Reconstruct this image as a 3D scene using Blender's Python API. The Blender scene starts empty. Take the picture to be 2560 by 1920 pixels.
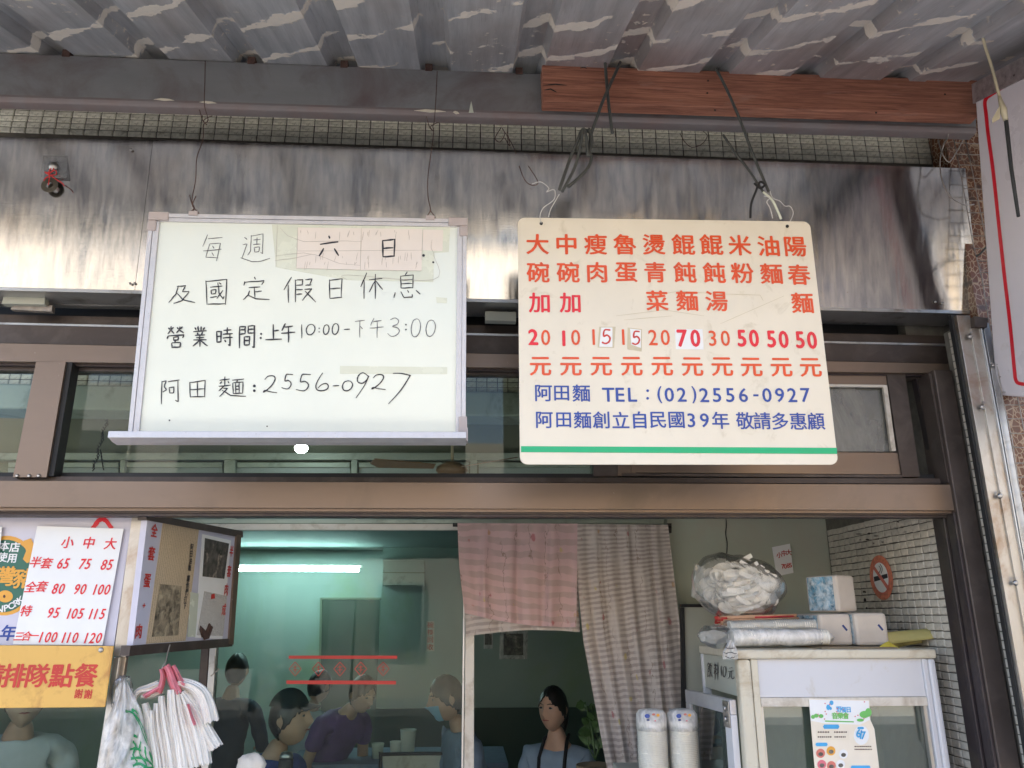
import bpy, bmesh, math, random
from mathutils import Vector, Matrix
random.seed(7)
S = bpy.context.scene
COL = S.collection
V = Vector

# ------------------------------------------------------------------ camera
PITCH, YAW, F0 = math.radians(16.8), math.radians(3.4), 1932.0
EYE = V((0, 0, 1.65))
FW = V((math.sin(YAW)*math.cos(PITCH), math.cos(YAW)*math.cos(PITCH), math.sin(PITCH)))
RT = V((math.cos(YAW), -math.sin(YAW), 0))
UP = RT.cross(FW)
cam = bpy.data.cameras.new('camera')
cam.sensor_width = 36.0
cam.lens = F0/2560*36.0
cam.clip_start = 0.02
cam.clip_end = 400
cam_ob = bpy.data.objects.new('camera', cam)
COL.objects.link(cam_ob)
cam_ob.matrix_world = Matrix(((RT.x, UP.x, -FW.x, EYE.x), (RT.y, UP.y, -FW.y, EYE.y), (RT.z, UP.z, -FW.z, EYE.z), (0, 0, 0, 1)))
S.camera = cam_ob

# ------------------------------------------------------------------ light
SUN_EL, SUN_AZ = math.radians(58), math.radians(-46)      # the sun stands high along the street, a little behind the shop front
world = bpy.data.worlds.new('World')
S.world = world
world.use_nodes = True
wn = world.node_tree
wn.nodes.clear()
sky = wn.nodes.new('ShaderNodeTexSky')
sky.sky_type = 'NISHITA'
sky.sun_disc = False
sky.sun_elevation = SUN_EL
sky.sun_rotation = SUN_AZ
sky.dust_density = 2.0
bg = wn.nodes.new('ShaderNodeBackground')
bg.inputs['Strength'].default_value = 0.15
wo = wn.nodes.new('ShaderNodeOutputWorld')
wn.links.new(sky.outputs[0], bg.inputs[0])
wn.links.new(bg.outputs[0], wo.inputs[0])
sun = bpy.data.lights.new('sun', 'SUN')
sun.energy = 4.6
sun.angle = math.radians(0.5)
sun.color = (1.0, 0.95, 0.88)
sun_ob = bpy.data.objects.new('sun', sun)
COL.objects.link(sun_ob)
sd = V((math.sin(SUN_AZ)*math.cos(SUN_EL), math.cos(SUN_AZ)*math.cos(SUN_EL), math.sin(SUN_EL)))
sun_ob.rotation_euler = (-sd).to_track_quat('-Z', 'Y').to_euler()
S.view_settings.view_transform = 'Standard'
S.view_settings.look = 'None'
S.view_settings.gamma = 1.0
S.view_settings.use_curve_mapping = False
S.view_settings.exposure = 2.22
S.cycles.max_bounces = 10
S.cycles.diffuse_bounces = 5
S.cycles.glossy_bounces = 4
S.cycles.transmission_bounces = 6
S.cycles.transparent_max_bounces = 16
S.cycles.caustics_reflective = False
S.cycles.caustics_refractive = False
S.cycles.sample_clamp_indirect = 6.0
S.cycles.use_denoising = True

# ------------------------------------------------------------------ helpers
def ray(px, py):
    return FW + RT*((px-1280)/F0) - UP*((py-960)/F0)
def P(px, py, Y):                       # pixel of the photograph -> the point at depth Y
    d = ray(px, py)
    return EYE + d*(Y/d.y)
def PX(px, py, X):                      # ... -> the point on the plane x = X
    d = ray(px, py)
    return EYE + d*(X/d.x)
def PN(px, py, o, n):                   # ... -> the point on a plane
    d = ray(px, py)
    return EYE + d*((o-EYE).dot(n)/d.dot(n))

WL = {}
def wloc(o):
    return WL.get(o.name, V((0, 0, 0))) if o else V((0, 0, 0))
def tag(o, label=None, cat=None, group=None, kind=None):
    if label: o['label'] = label
    if cat: o['category'] = cat
    if group: o['group'] = group
    if kind: o['kind'] = kind
    return o
def thing(name, loc, label=None, cat=None, group=None, kind=None):
    o = bpy.data.objects.new(name, None)
    COL.objects.link(o)
    o.location = loc
    o.empty_display_size = .05
    WL[o.name] = V(loc)
    return tag(o, label, cat, group, kind)

class MB:
    def __init__(s):
        s.v, s.f, s.m, s.sm = [], [], [], []
    def add(s, vs, fs, mi=0, smooth=False):
        b = len(s.v)
        s.v += [V(a) for a in vs]
        for f in fs:
            s.f.append([b+i for i in f]); s.m.append(mi); s.sm.append(smooth)
        return s
    def hexa(s, p, mi=0):               # 8 points: front 4 (ccw from camera), back 4
        return s.add(p, [(0, 1, 2, 3), (7, 6, 5, 4), (0, 4, 5, 1), (1, 5, 6, 2), (2, 6, 7, 3), (3, 7, 4, 0)], mi)
    def box(s, a, b, mi=0, rot=None, about=None):
        a, b = V(a), V(b)
        p = [V((x, y, z)) for y in (a.y, b.y) for x, z in ((a.x, b.z), (a.x, a.z), (b.x, a.z), (b.x, b.z))]
        if rot is not None:
            c = about if about is not None else (a+b)/2
            p = [c + rot @ (q-c) for q in p]
        return s.hexa(p, mi)
    def slab(s, px, Y, t, mi=0):        # polygon of photo pixels at depth Y (number or one per corner), t thick away from the camera
        n = len(px)
        ys = Y if isinstance(Y, (list, tuple)) else [Y]*n
        a = [P(x, y, yy) for (x, y), yy in zip(px, ys)]
        b = [q+V((0, t, 0)) for q in a]
        fs = [tuple(range(n))[::-1], tuple(range(n, 2*n))] + [(i, (i+1) % n, n+(i+1) % n, n+i) for i in range(n)]
        return s.add(a+b, fs, mi)
    def poly(s, pts, t, mi=0):          # polygon of 3-D points extruded by vector t
        n = len(pts)
        a = [V(q) for q in pts]; b = [q+V(t) for q in a]
        return s.add(a+b, [tuple(range(n)), tuple(range(n, 2*n))[::-1]] + [(i, n+i, n+(i+1) % n, (i+1) % n) for i in range(n)], mi)
    def tube(s, pts, r, n=8, mi=0, cap=True, close=False):
        pts = [V(q) for q in pts]
        k = len(pts)
        rs = r if isinstance(r, (list, tuple)) else [r]*k
        b = len(s.v)
        t0 = (pts[1]-pts[0]).normalized()
        ref = V((0, 0, 1)) if abs(t0.z) < .9 else V((1, 0, 0))
        nx = t0.cross(ref).normalized()
        for i, q in enumerate(pts):
            t = (pts[min(i+1, k-1)]-pts[max(i-1, 0)])
            if t.length < 1e-9: t = t0
            t = t.normalized()
            nx = (nx - t*nx.dot(t))
            nx = nx.normalized() if nx.length > 1e-6 else t.orthogonal().normalized()
            ny = t.cross(nx)
            for j in range(n):
                a = 2*math.pi*j/n
                s.v.append(q + (nx*math.cos(a)+ny*math.sin(a))*rs[i])
        for i in range(k-1):
            for j in range(n):
                s.f.append([b+i*n+j, b+i*n+(j+1) % n, b+(i+1)*n+(j+1) % n, b+(i+1)*n+j]); s.m.append(mi); s.sm.append(True)
        if cap:
            s.f.append([b+j for j in range(n)][::-1]); s.m.append(mi); s.sm.append(False)
            s.f.append([b+(k-1)*n+j for j in range(n)]); s.m.append(mi); s.sm.append(False)
        return s
    def lathe(s, prof, c, n=24, mi=0, ax=None):
        c = V(c); b = len(s.v); k = len(prof)
        M3 = ax if ax is not None else Matrix.Identity(3)
        for r, z in prof:
            for j in range(n):
                a = 2*math.pi*j/n
                s.v.append(c + M3 @ V((r*math.cos(a), r*math.sin(a), z)))
        for i in range(k-1):
            for j in range(n):
                s.f.append([b+i*n+j, b+i*n+(j+1) % n, b+(i+1)*n+(j+1) % n, b+(i+1)*n+j]); s.m.append(mi); s.sm.append(True)
        s.f.append([b+j for j in range(n)][::-1]); s.m.append(mi); s.sm.append(False)
        s.f.append([b+(k-1)*n+j for j in range(n)]); s.m.append(mi); s.sm.append(False)
        return s
    def grid(s, fn, nu, nv, mi=0, smooth=True, keep=None):
        b = len(s.v)
        for j in range(nv+1):
            for i in range(nu+1):
                s.v.append(V(fn(i/nu, j/nv)))
        for j in range(nv):
            for i in range(nu):
                if keep and not keep((i+.5)/nu, (j+.5)/nv): continue
                a = b+j*(nu+1)+i
                s.f.append([a, a+nu+1, a+nu+2, a+1]); s.m.append(mi); s.sm.append(smooth)
        return s
    def build(s, name, mats, parent=None, bevel=0, origin=None):
        me = bpy.data.meshes.new(name)
        base = wloc(parent) if origin is None else V(origin)
        me.from_pydata([tuple(q-base) for q in s.v], [], s.f)
        mats = mats if isinstance(mats, (list, tuple)) else [mats]
        for m in mats: me.materials.append(m)
        me.polygons.foreach_set('material_index', s.m)
        me.polygons.foreach_set('use_smooth', s.sm)
        me.update()
        o = bpy.data.objects.new(name, me)
        COL.objects.link(o)
        if origin is not None:
            o.location = V(origin)-wloc(parent)
        if parent is not None: o.parent = parent
        WL[o.name] = wloc(parent) if origin is None else V(origin)
        if bevel:
            bv = o.modifiers.new('bevel', 'BEVEL'); bv.width = bevel; bv.segments = 2; bv.limit_method = 'ANGLE'
        return o

def catmull(pts, n=6):
    pts = [V(p) for p in pts]
    out = []
    for i in range(len(pts)-1):
        p0, p1, p2, p3 = pts[max(i-1, 0)], pts[i], pts[i+1], pts[min(i+2, len(pts)-1)]
        for k in range(n):
            t = k/n
            out.append(.5*((2*p1)+(p2-p0)*t+(2*p0-5*p1+4*p2-p3)*t*t+(3*p1-p0-3*p2+p3)*t**3))
    out.append(pts[-1])
    return out

# ------------------------------------------------------------------ materials
def nt(name):
    m = bpy.data.materials.new(name); m.use_nodes = True
    n = m.node_tree; n.nodes.clear()
    o = n.nodes.new('ShaderNodeOutputMaterial')
    return m, n, o
def N(n, kind, **kw):
    x = n.nodes.new('ShaderNode'+kind)
    for k, v in kw.items():
        if k in x.inputs: x.inputs[k].default_value = v
        else: setattr(x, k, v)
    return x
def coords(n, scale=(1, 1, 1), kind='Object'):
    tc = n.nodes.new('ShaderNodeTexCoord'); mp = n.nodes.new('ShaderNodeMapping')
    mp.inputs['Scale'].default_value = scale
    n.links.new(tc.outputs[kind], mp.inputs[0])
    return mp.outputs[0]
def mixc(n, fac, a, b):
    x = n.nodes.new('ShaderNodeMix'); x.data_type = 'RGBA'
    for sock, val in ((x.inputs[0], fac), (x.inputs[6], a), (x.inputs[7], b)):
        if hasattr(val, 'is_linked'): n.links.new(val, sock)
        elif isinstance(val, (int, float)): sock.default_value = val
        else: sock.default_value = (*val, 1)
    return x.outputs[2]
def ramp(n, fac, lo, hi, a=0.0, b=1.0):
    x = n.nodes.new('ShaderNodeMapRange'); x.inputs[1].default_value = lo; x.inputs[2].default_value = hi
    x.inputs[3].default_value = a; x.inputs[4].default_value = b
    n.links.new(fac, x.inputs[0])
    return x.outputs[0]
def mth(n, op, a, b=None):
    x = n.nodes.new('ShaderNodeMath'); x.operation = op
    for i, v in enumerate((a, b)):
        if v is None: continue
        if hasattr(v, 'is_linked'): n.links.new(v, x.inputs[i])
        else: x.inputs[i].default_value = v
    return x.outputs[0]
def noise(n, vec, sc, det=4, rough=.55, dist=0):
    x = N(n, 'TexNoise', Scale=sc, Detail=det, Roughness=rough, Distortion=dist)
    n.links.new(vec, x.inputs['Vector'])
    return x.outputs['Fac']
def mat(name, col, rough=.5, metal=0.0, var=.18, vs=6.0, stretch=(1, 1, 1), bump=0.0, bs=80.0, dirt=None, dirt_amt=.3, dirt_scale=5.0,
        rnd=0.0, spec=.5, aniso=0.0, coat=0.0, speck=None, speck_amt=.62, speck_scale=90, trans=0.0, sss=0.0, rvar=.12):
    m, n, o = nt(name)
    b = N(n, 'BsdfPrincipled', Roughness=rough, Metallic=metal)
    b.inputs['Specular IOR Level'].default_value = spec
    b.inputs['Coat Weight'].default_value = coat
    b.inputs['Anisotropic'].default_value = aniso
    b.inputs['Transmission Weight'].default_value = trans
    vec = coords(n, stretch)
    f = noise(n, vec, vs, 6, .6)
    dark = tuple(c*(1-var) for c in col); lite = tuple(min(1, c*(1+var)) for c in col)
    c = mixc(n, ramp(n, f, .3, .7), dark, lite)
    if dirt:
        d = noise(n, coords(n), dirt_scale, 8, .65, .6)
        c = mixc(n, ramp(n, d, .62-dirt_amt*.35, .72), c, dirt)
    if speck:
        d = noise(n, coords(n), speck_scale, 3, .6)
        c = mixc(n, ramp(n, d, speck_amt, speck_amt+.06), c, speck)
    if rnd:
        oi = n.nodes.new('ShaderNodeObjectInfo')
        h = n.nodes.new('ShaderNodeHueSaturation')
        n.links.new(ramp(n, oi.outputs['Random'], 0, 1, 1-rnd, 1+rnd), h.inputs['Value'])
        n.links.new(c, h.inputs['Color']); c = h.outputs[0]
    n.links.new(c, b.inputs['Base Color'])
    n.links.new(ramp(n, f, .2, .8, max(0, rough-rvar), min(1, rough+rvar)), b.inputs['Roughness'])
    if bump:
        bp = N(n, 'Bump', Strength=bump, Distance=.002)
        n.links.new(noise(n, coords(n, stretch), bs, 4), bp.inputs['Height'])
        n.links.new(bp.outputs[0], b.inputs['Normal'])
    n.links.new(b.outputs[0], o.inputs[0])
    return m
def emit(name, col, s):
    m, n, o = nt(name)
    e = N(n, 'Emission', Strength=s); e.inputs[0].default_value = (*col, 1)
    n.links.new(e.outputs[0], o.inputs[0])
    return m
def pane(name, tint=(.85, .92, .9), refl=.10, rough=.0, dust=.06, dustcol=(.5, .52, .5), scale=4, k=1.2):
    m, n, o = nt(name)
    t = N(n, 'BsdfTransparent'); t.inputs[0].default_value = (*tint, 1)
    g = N(n, 'BsdfGlossy', Roughness=rough)
    g.inputs[0].default_value = (1, 1, 1, 1)
    fr = N(n, 'Fresnel', IOR=1.5)
    mx = n.nodes.new('ShaderNodeMixShader')
    n.links.new(mth(n, 'ADD', mth(n, 'MULTIPLY', fr.outputs[0], k), refl-.06), mx.inputs[0])
    n.links.new(t.outputs[0], mx.inputs[1]); n.links.new(g.outputs[0], mx.inputs[2])
    d = N(n, 'BsdfDiffuse'); d.inputs[0].default_value = (*dustcol, 1)
    m2 = n.nodes.new('ShaderNodeMixShader')
    f = noise(n, coords(n, (1, 1, .5)), scale, 8, .7, .5)
    n.links.new(ramp(n, f, .35, .75, dust*.3, dust*2), m2.inputs[0])
    n.links.new(mx.outputs[0], m2.inputs[1]); n.links.new(d.outputs[0], m2.inputs[2])
    n.links.new(m2.outputs[0], o.inputs[0])
    return m
def film(name, col=(.9, .9, .9), alpha=.25, rough=.12, streak=True, scale=30, gl=.35, bmp=.9):
    """thin clear plastic: mostly see-through with glossy creases and a milky share"""
    m, n, o = nt(name)
    t = N(n, 'BsdfTransparent'); t.inputs[0].default_value = (.96, .97, .97, 1)
    p = N(n, 'BsdfPrincipled', Roughness=rough); p.inputs['Base Color'].default_value = (*col, 1)
    p.inputs['Specular IOR Level'].default_value = .9
    mx = n.nodes.new('ShaderNodeMixShader')
    f = noise(n, coords(n, (1, 1, .5)), scale, 5, .65, 1.2)
    n.links.new(ramp(n, f, .3, .75, alpha*.35, min(1, alpha*2.2)), mx.inputs[0])
    n.links.new(t.outputs[0], mx.inputs[1]); n.links.new(p.outputs[0], mx.inputs[2])
    g = N(n, 'BsdfGlossy', Roughness=rough)
    m2 = n.nodes.new('ShaderNodeMixShader')
    fr = N(n, 'Fresnel', IOR=1.45)
    n.links.new(mth(n, 'MULTIPLY', fr.outputs[0], 1.0+gl*2), m2.inputs[0])
    n.links.new(mx.outputs[0], m2.inputs[1]); n.links.new(g.outputs[0], m2.inputs[2])
    bp = N(n, 'Bump', Strength=bmp, Distance=.01)
    n.links.new(noise(n, coords(n, (1, 1, .6)), scale*.8, 4, .6, .8), bp.inputs['Height'])
    for x in (p, g, fr): n.links.new(bp.outputs[0], x.inputs['Normal'])
    n.links.new(m2.outputs[0], o.inputs[0])
    return m

M = {}
M['bronze'] = mat('bronze_aluminium', (.215, .158, .122), .42, .55, var=.10, vs=3, stretch=(.4, 1, 2), bump=.05, speck=(.62, .6, .55), speck_amt=.735, speck_scale=70, dirt=(.17, .13, .10), dirt_amt=.25, dirt_scale=3)
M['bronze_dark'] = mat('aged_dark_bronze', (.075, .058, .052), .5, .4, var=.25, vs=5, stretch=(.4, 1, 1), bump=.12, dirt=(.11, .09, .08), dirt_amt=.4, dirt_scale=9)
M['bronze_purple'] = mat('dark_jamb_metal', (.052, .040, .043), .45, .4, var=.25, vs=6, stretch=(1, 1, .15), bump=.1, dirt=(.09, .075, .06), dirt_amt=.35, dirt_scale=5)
M['black'] = mat('flat_black', (.012, .012, .013), .6, 0, var=.3)
M['alu'] = mat('dull_aluminium', (.5, .5, .5), .38, .85, var=.14, vs=5, stretch=(.3, 1, 1), bump=.08, dirt=(.2, .18, .15), dirt_amt=.25, dirt_scale=8)
M['alu_light'] = mat('anodised_frame', (.55, .54, .56), .42, .45, var=.08, vs=30, bump=.5, bs=420, speck=(.3, .28, .28), speck_amt=.66, speck_scale=260)
M['whiteframe'] = mat('off_white_frame', (.62, .58, .52), .45, .1, var=.08, vs=4, dirt=(.35, .29, .22), dirt_amt=.25, dirt_scale=7)
M['greenframe'] = mat('pale_green_frame', (.40, .46, .40), .5, .1, var=.06, vs=3, dirt=(.2, .22, .18), dirt_amt=.2)
M['stainless_dull'] = mat('dull_stainless', (.46, .43, .39), .34, .8, var=.16, vs=4, stretch=(3, 3, .25), bump=.06, dirt=(.27, .17, .10), dirt_amt=.42, dirt_scale=6)
M['purlin'] = mat('grey_painted_steel', (.24, .24, .245), .5, .25, var=.16, vs=5, stretch=(.3, 1, 1), bump=.25, bs=160, dirt=(.16, .125, .125), dirt_amt=.42, dirt_scale=4, speck=(.4, .38, .33), speck_amt=.76, speck_scale=40)
M['purlin_low'] = mat('rusty_grey_flange', (.21, .185, .185), .6, .2, var=.2, vs=6, stretch=(.3, 1, 1), bump=.3, bs=160, dirt=(.22, .16, .15), dirt_amt=.5, dirt_scale=6)
M['grout'] = mat('dirty_grout', (.13, .115, .095), .9, var=.3, vs=20, bump=.3)
M['grout_pale'] = mat('grey_grout', (.15, .14, .12), .9, var=.3, vs=20, bump=.3)
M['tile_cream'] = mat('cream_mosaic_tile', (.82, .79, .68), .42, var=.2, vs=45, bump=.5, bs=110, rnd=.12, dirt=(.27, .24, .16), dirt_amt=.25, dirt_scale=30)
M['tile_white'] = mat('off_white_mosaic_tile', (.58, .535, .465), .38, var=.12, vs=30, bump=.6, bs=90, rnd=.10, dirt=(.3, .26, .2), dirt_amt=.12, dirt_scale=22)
M['tile_grey'] = mat('grey_mosaic_tile', (.30, .33, .34), .35, var=.15, vs=30, bump=.3, rnd=.15)
M['plaster_green'] = mat('pale_green_plaster', (.42, .46, .38), .8, var=.10, vs=1.2, bump=.06, dirt=(.44, .38, .31), dirt_amt=.5, dirt_scale=1.6, speck=(.25, .24, .2), speck_amt=.75, speck_scale=30)
M['wall_green'] = mat('sea_green_wall', (.36, .43, .40), .6, var=.10, vs=1.0, dirt=(.33, .42, .28), dirt_amt=.35, dirt_scale=1.2)
M['dado_green'] = mat('dark_green_dado', (.055, .085, .072), .5, var=.15, vs=1.2)
M['wall_olive'] = mat('olive_wall', (.22, .24, .18), .8, var=.10, vs=1.5)
M['ceiling'] = mat('teal_ceiling', (.36, .42, .41), .7, var=.08, vs=1)
M['floor'] = mat('worn_terrazzo', (.26, .25, .22), .35, var=.2, vs=30)
M['asphalt'] = mat('asphalt', (.06, .06, .06), .85, var=.25, vs=40, bump=.4)
M['paving'] = mat('paving', (.30, .285, .26), .75, var=.18, vs=8, bump=.2)
M['whiteboard'] = mat('whiteboard_face', (.75, .78, .70), .16, var=.03, vs=2.5, spec=.5, speck=(.45, .45, .42), speck_amt=.80, speck_scale=55, rvar=.05)
M['sign_cream'] = mat('cream_sign_plate', (.76, .69, .565), .4, var=.045, vs=5, dirt=(.62, .55, .42), dirt_amt=.12, dirt_scale=14, speck=(.45, .4, .32), speck_amt=.79, speck_scale=60)
M['orange'] = mat('orange_vinyl', (.72, .075, .012), .4, var=.06)
M['red'] = mat('red_vinyl', (.72, .012, .03), .4, var=.06)
M['redpaint'] = mat('red_brush_paint', (.55, .04, .03), .5, var=.12)
M['blue'] = mat('blue_vinyl', (.016, .062, .32), .4, var=.06)
M['green'] = mat('green_vinyl', (.0, .40, .17), .4, var=.05)
M['ink'] = mat('black_marker_ink', (.02, .02, .03), .5, var=.3, vs=60)
M['ink_fade'] = mat('faded_marker_ink', (.14, .14, .15), .6, var=.6, vs=70)
M['paper'] = mat('white_paper', (.82, .82, .82), .7, var=.03)
M['paper_tape'] = mat('old_taped_paper', (.76, .69, .63), .5, var=.04, vs=8)
M['tape'] = mat('yellowed_tape', (.66, .68, .56), .25, var=.05, vs=9)
M['tape_tan'] = mat('aged_tan_tape', (.55, .48, .33), .35, var=.1, vs=20)
M['crease'] = mat('tape_crease', (.42, .38, .34), .5)
M['plastic_corner'] = mat('grey_plastic_corner', (.44, .38, .37), .45, var=.08, vs=20, bump=.2)
M['panel_lilac'] = mat('lilac_white_panel', (.58, .57, .68), .35, var=.03, vs=3, coat=.2)
M['yellow_sign'] = mat('amber_sign_plate', (.72, .43, .11), .45, var=.06, vs=4, dirt=(.46, .22, .06), dirt_amt=.22, dirt_scale=9)
M['wood'] = None
M['rust'] = mat('rusty_wire', (.10, .055, .045), .7, .3, var=.4, vs=60)
M['cable'] = mat('grey_cable', (.06, .063, .058), .5, var=.25, vs=30, bump=.2)
M['white_wire'] = mat('white_wire', (.6, .58, .56), .45, var=.15, vs=40)
M['galv'] = mat('galvanised_wire', (.33, .29, .26), .45, .6, var=.3, vs=40)
M['brown_tile'] = None
M['lightbox'] = mat('signbox_face', (.76, .70, .74), .3, var=.03, vs=3, dirt=(.6, .52, .5), dirt_amt=.12)
M['fridge'] = mat('fridge_panel', (.60, .60, .63), .4, var=.03, vs=2.5, dirt=(.5, .46, .4), dirt_amt=.08)
M['fridge_cream'] = mat('cream_fridge_top', (.60, .55, .44), .45, var=.05, vs=5, dirt=(.4, .31, .2), dirt_amt=.3, dirt_scale=9)
M['fridge_side'] = mat('grey_green_side_panel', (.42, .43, .37), .45, var=.06, vs=4)
M['curtain_rod'] = mat('dark_rod', (.05, .045, .04), .4, .5)
M['skin'] = mat('skin', (.52, .32, .23), .5, var=.06, vs=20, spec=.4)
M['hair'] = mat('black_hair', (.012, .010, .010), .38, var=.3, vs=60, stretch=(4, 4, .5))
M['shirt_blue'] = mat('royal_blue_shirt', (.02, .06, .30), .8, var=.15, vs=15)
M['shirt_pale'] = mat('pale_blue_shirt', (.27, .34, .43), .8, var=.1, vs=15)
M['shirt_white'] = mat('white_shirt', (.55, .58, .60), .85, var=.08, vs=12)
M['shirt_purple'] = mat('purple_shirt', (.16, .08, .28), .8, var=.12, vs=14)
M['shirt_navy'] = mat('navy_shirt', (.03, .04, .07), .8, var=.2, vs=14)
M['shirt_grey'] = mat('grey_blue_shirt', (.20, .26, .36), .8, var=.12, vs=14)
M['trousers'] = mat('dark_trousers', (.02, .022, .03), .85, var=.2, vs=14)
M['apron'] = mat('black_apron', (.010, .010, .012), .8, var=.2, vs=10)
M['cap'] = mat('dark_cap', (.018, .028, .03), .8, var=.2, vs=20)
M['lips'] = mat('lips', (.35, .10, .09), .5)
M['mask'] = mat('blue_face_mask', (.25, .45, .62), .8)
M['plastic_white'] = mat('white_plastic', (.74, .72, .68), .35, var=.05, vs=20)
M['spoon'] = mat('white_spoon_plastic', (.78, .75, .70), .3, var=.03, vs=10)
M['bagwhite'] = mat('white_plastic_bag', (.80, .77, .73), .4, var=.05, vs=14, stretch=(4, 4, .6), bump=.5, bs=60)
M['bagpink'] = mat('pink_bag_handle', (.72, .22, .27), .5, var=.3, vs=25)
M['cup'] = mat('paper_cup', (.80, .77, .69), .5, var=.04, vs=10)
M['tissue'] = mat('tissue_pack', (.58, .52, .46), .7, var=.06, vs=14, bump=.3, bs=120)
M['tissue_print'] = mat('blue_print_film', (.10, .26, .38), .2, var=.8, vs=32, dirt=(.75, .8, .82), dirt_amt=.7, dirt_scale=40)
M['kraft'] = mat('yellow_kraft_paper', (.42, .36, .13), .7, var=.12, vs=12, bump=.2)
M['yellow'] = mat('bright_yellow_paper', (.80, .66, .08), .5, var=.05)
M['brownpaper'] = mat('brown_paper', (.26, .20, .13), .8, var=.15, vs=12)
M['chopstick'] = mat('chopstick_wrappers', (.62, .36, .22), .5, var=.1, vs=30, stretch=(.3, 6, 6))
M['redprint'] = mat('red_print_film', (.55, .04, .05), .3, var=.35, vs=22, stretch=(1, 1, 4))
M['redwood'] = mat('sticker_red', (.62, .18, .14), .5, var=.1)
M['sticker_orange'] = mat('sticker_orange_border', (.62, .20, .12), .5, var=.35, vs=60)
M['screw'] = mat('screw_steel', (.42, .40, .38), .35, .9, var=.2, vs=60)
M['redstring'] = mat('red_string', (.65, .02, .02), .6)
M['coin'] = mat('old_brass_coin', (.13, .115, .09), .45, .7, var=.3, vs=60)
M['acrylic'] = film('clear_acrylic', (.35, .36, .38), .25, .1, scale=12)
M['fanbrown'] = mat('brown_fan', (.22, .13, .07), .4, var=.1)
M['rustchain'] = mat('black_chain', (.015, .014, .013), .5, .4)
M['leaf'] = mat('plant_leaf', (.05, .10, .03), .5, var=.4, vs=20)
M['dark_door'] = mat('dark_green_door', (.085, .10, .08), .6, var=.08)
M['glass'] = pane('clear_glass', (.84, .93, .91), .055, 0, .006, k=.42)
M['glass_upper'] = pane('upper_glass', (.84, .88, .84), .055, 0, .015, scale=3, k=.5)
M['glass_dirty'] = pane('dirty_glass', (.62, .66, .65), .14, .08, .38, (.34, .33, .30), 6)
M['glass_fridge'] = pane('fridge_glass', (.70, .78, .75), .10, .02, .10, (.3, .36, .34), 5)
M['tube'] = emit('lit_tube', (.70, 1.0, .97), 17.0)
M['led'] = emit('lit_lamp', (.85, .95, 1.0), 14.0)
M['film'] = film('clear_plastic_bag', (.92, .90, .88), .12, .22, scale=14, gl=-.15, bmp=.45)
M['film_milky'] = film('milky_plastic_sleeve', (.92, .89, .86), .62, .4, scale=16, gl=-.32, bmp=.35)
M['greenprint'] = mat('green_bag_print', (.02, .28, .10), .4, var=.2)
M['navy'] = mat('navy_print', (.03, .05, .18), .5)
M['photo_dark'] = mat('printed_photograph', (.10, .09, .08), .4, var=.9, vs=26, dirt=(.5, .42, .34), dirt_amt=.2, dirt_scale=24)
M['photo_sepia'] = mat('printed_sepia_picture', (.20, .16, .11), .6, var=.8, vs=30, dirt=(.55, .45, .3), dirt_amt=.5, dirt_scale=26)
M['sticker_green'] = mat('emblem_green', (.02, .13, .09), .4, var=.06)
M['sticker_amber'] = mat('emblem_amber', (.75, .36, .05), .4, var=.06)
M['sticker_white'] = mat('emblem_white', (.8, .8, .8), .4, var=.03)
M['poster'] = mat('poster_paper', (.80, .72, .60), .5, var=.05, vs=12)
M['sky_blue'] = mat('poster_blue', (.06, .38, .72), .5)
M['leafgreen'] = mat('poster_green', (.15, .50, .12), .5)
M['pinkflower'] = mat('poster_pink', (.65, .16, .20), .5)
M['opp_cream'] = mat('opposite_cream_wall', (.74, .64, .50), .8, var=.1, vs=1)
M['opp_grey'] = mat('opposite_grey_wall', (.66, .61, .55), .8, var=.1, vs=1)
M['opp_yellow'] = mat('opposite_yellow_wall', (.70, .46, .14), .8, var=.1, vs=1)
M['opp_window'] = mat('opposite_window', (.04, .05, .06), .1, var=.1)

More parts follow.
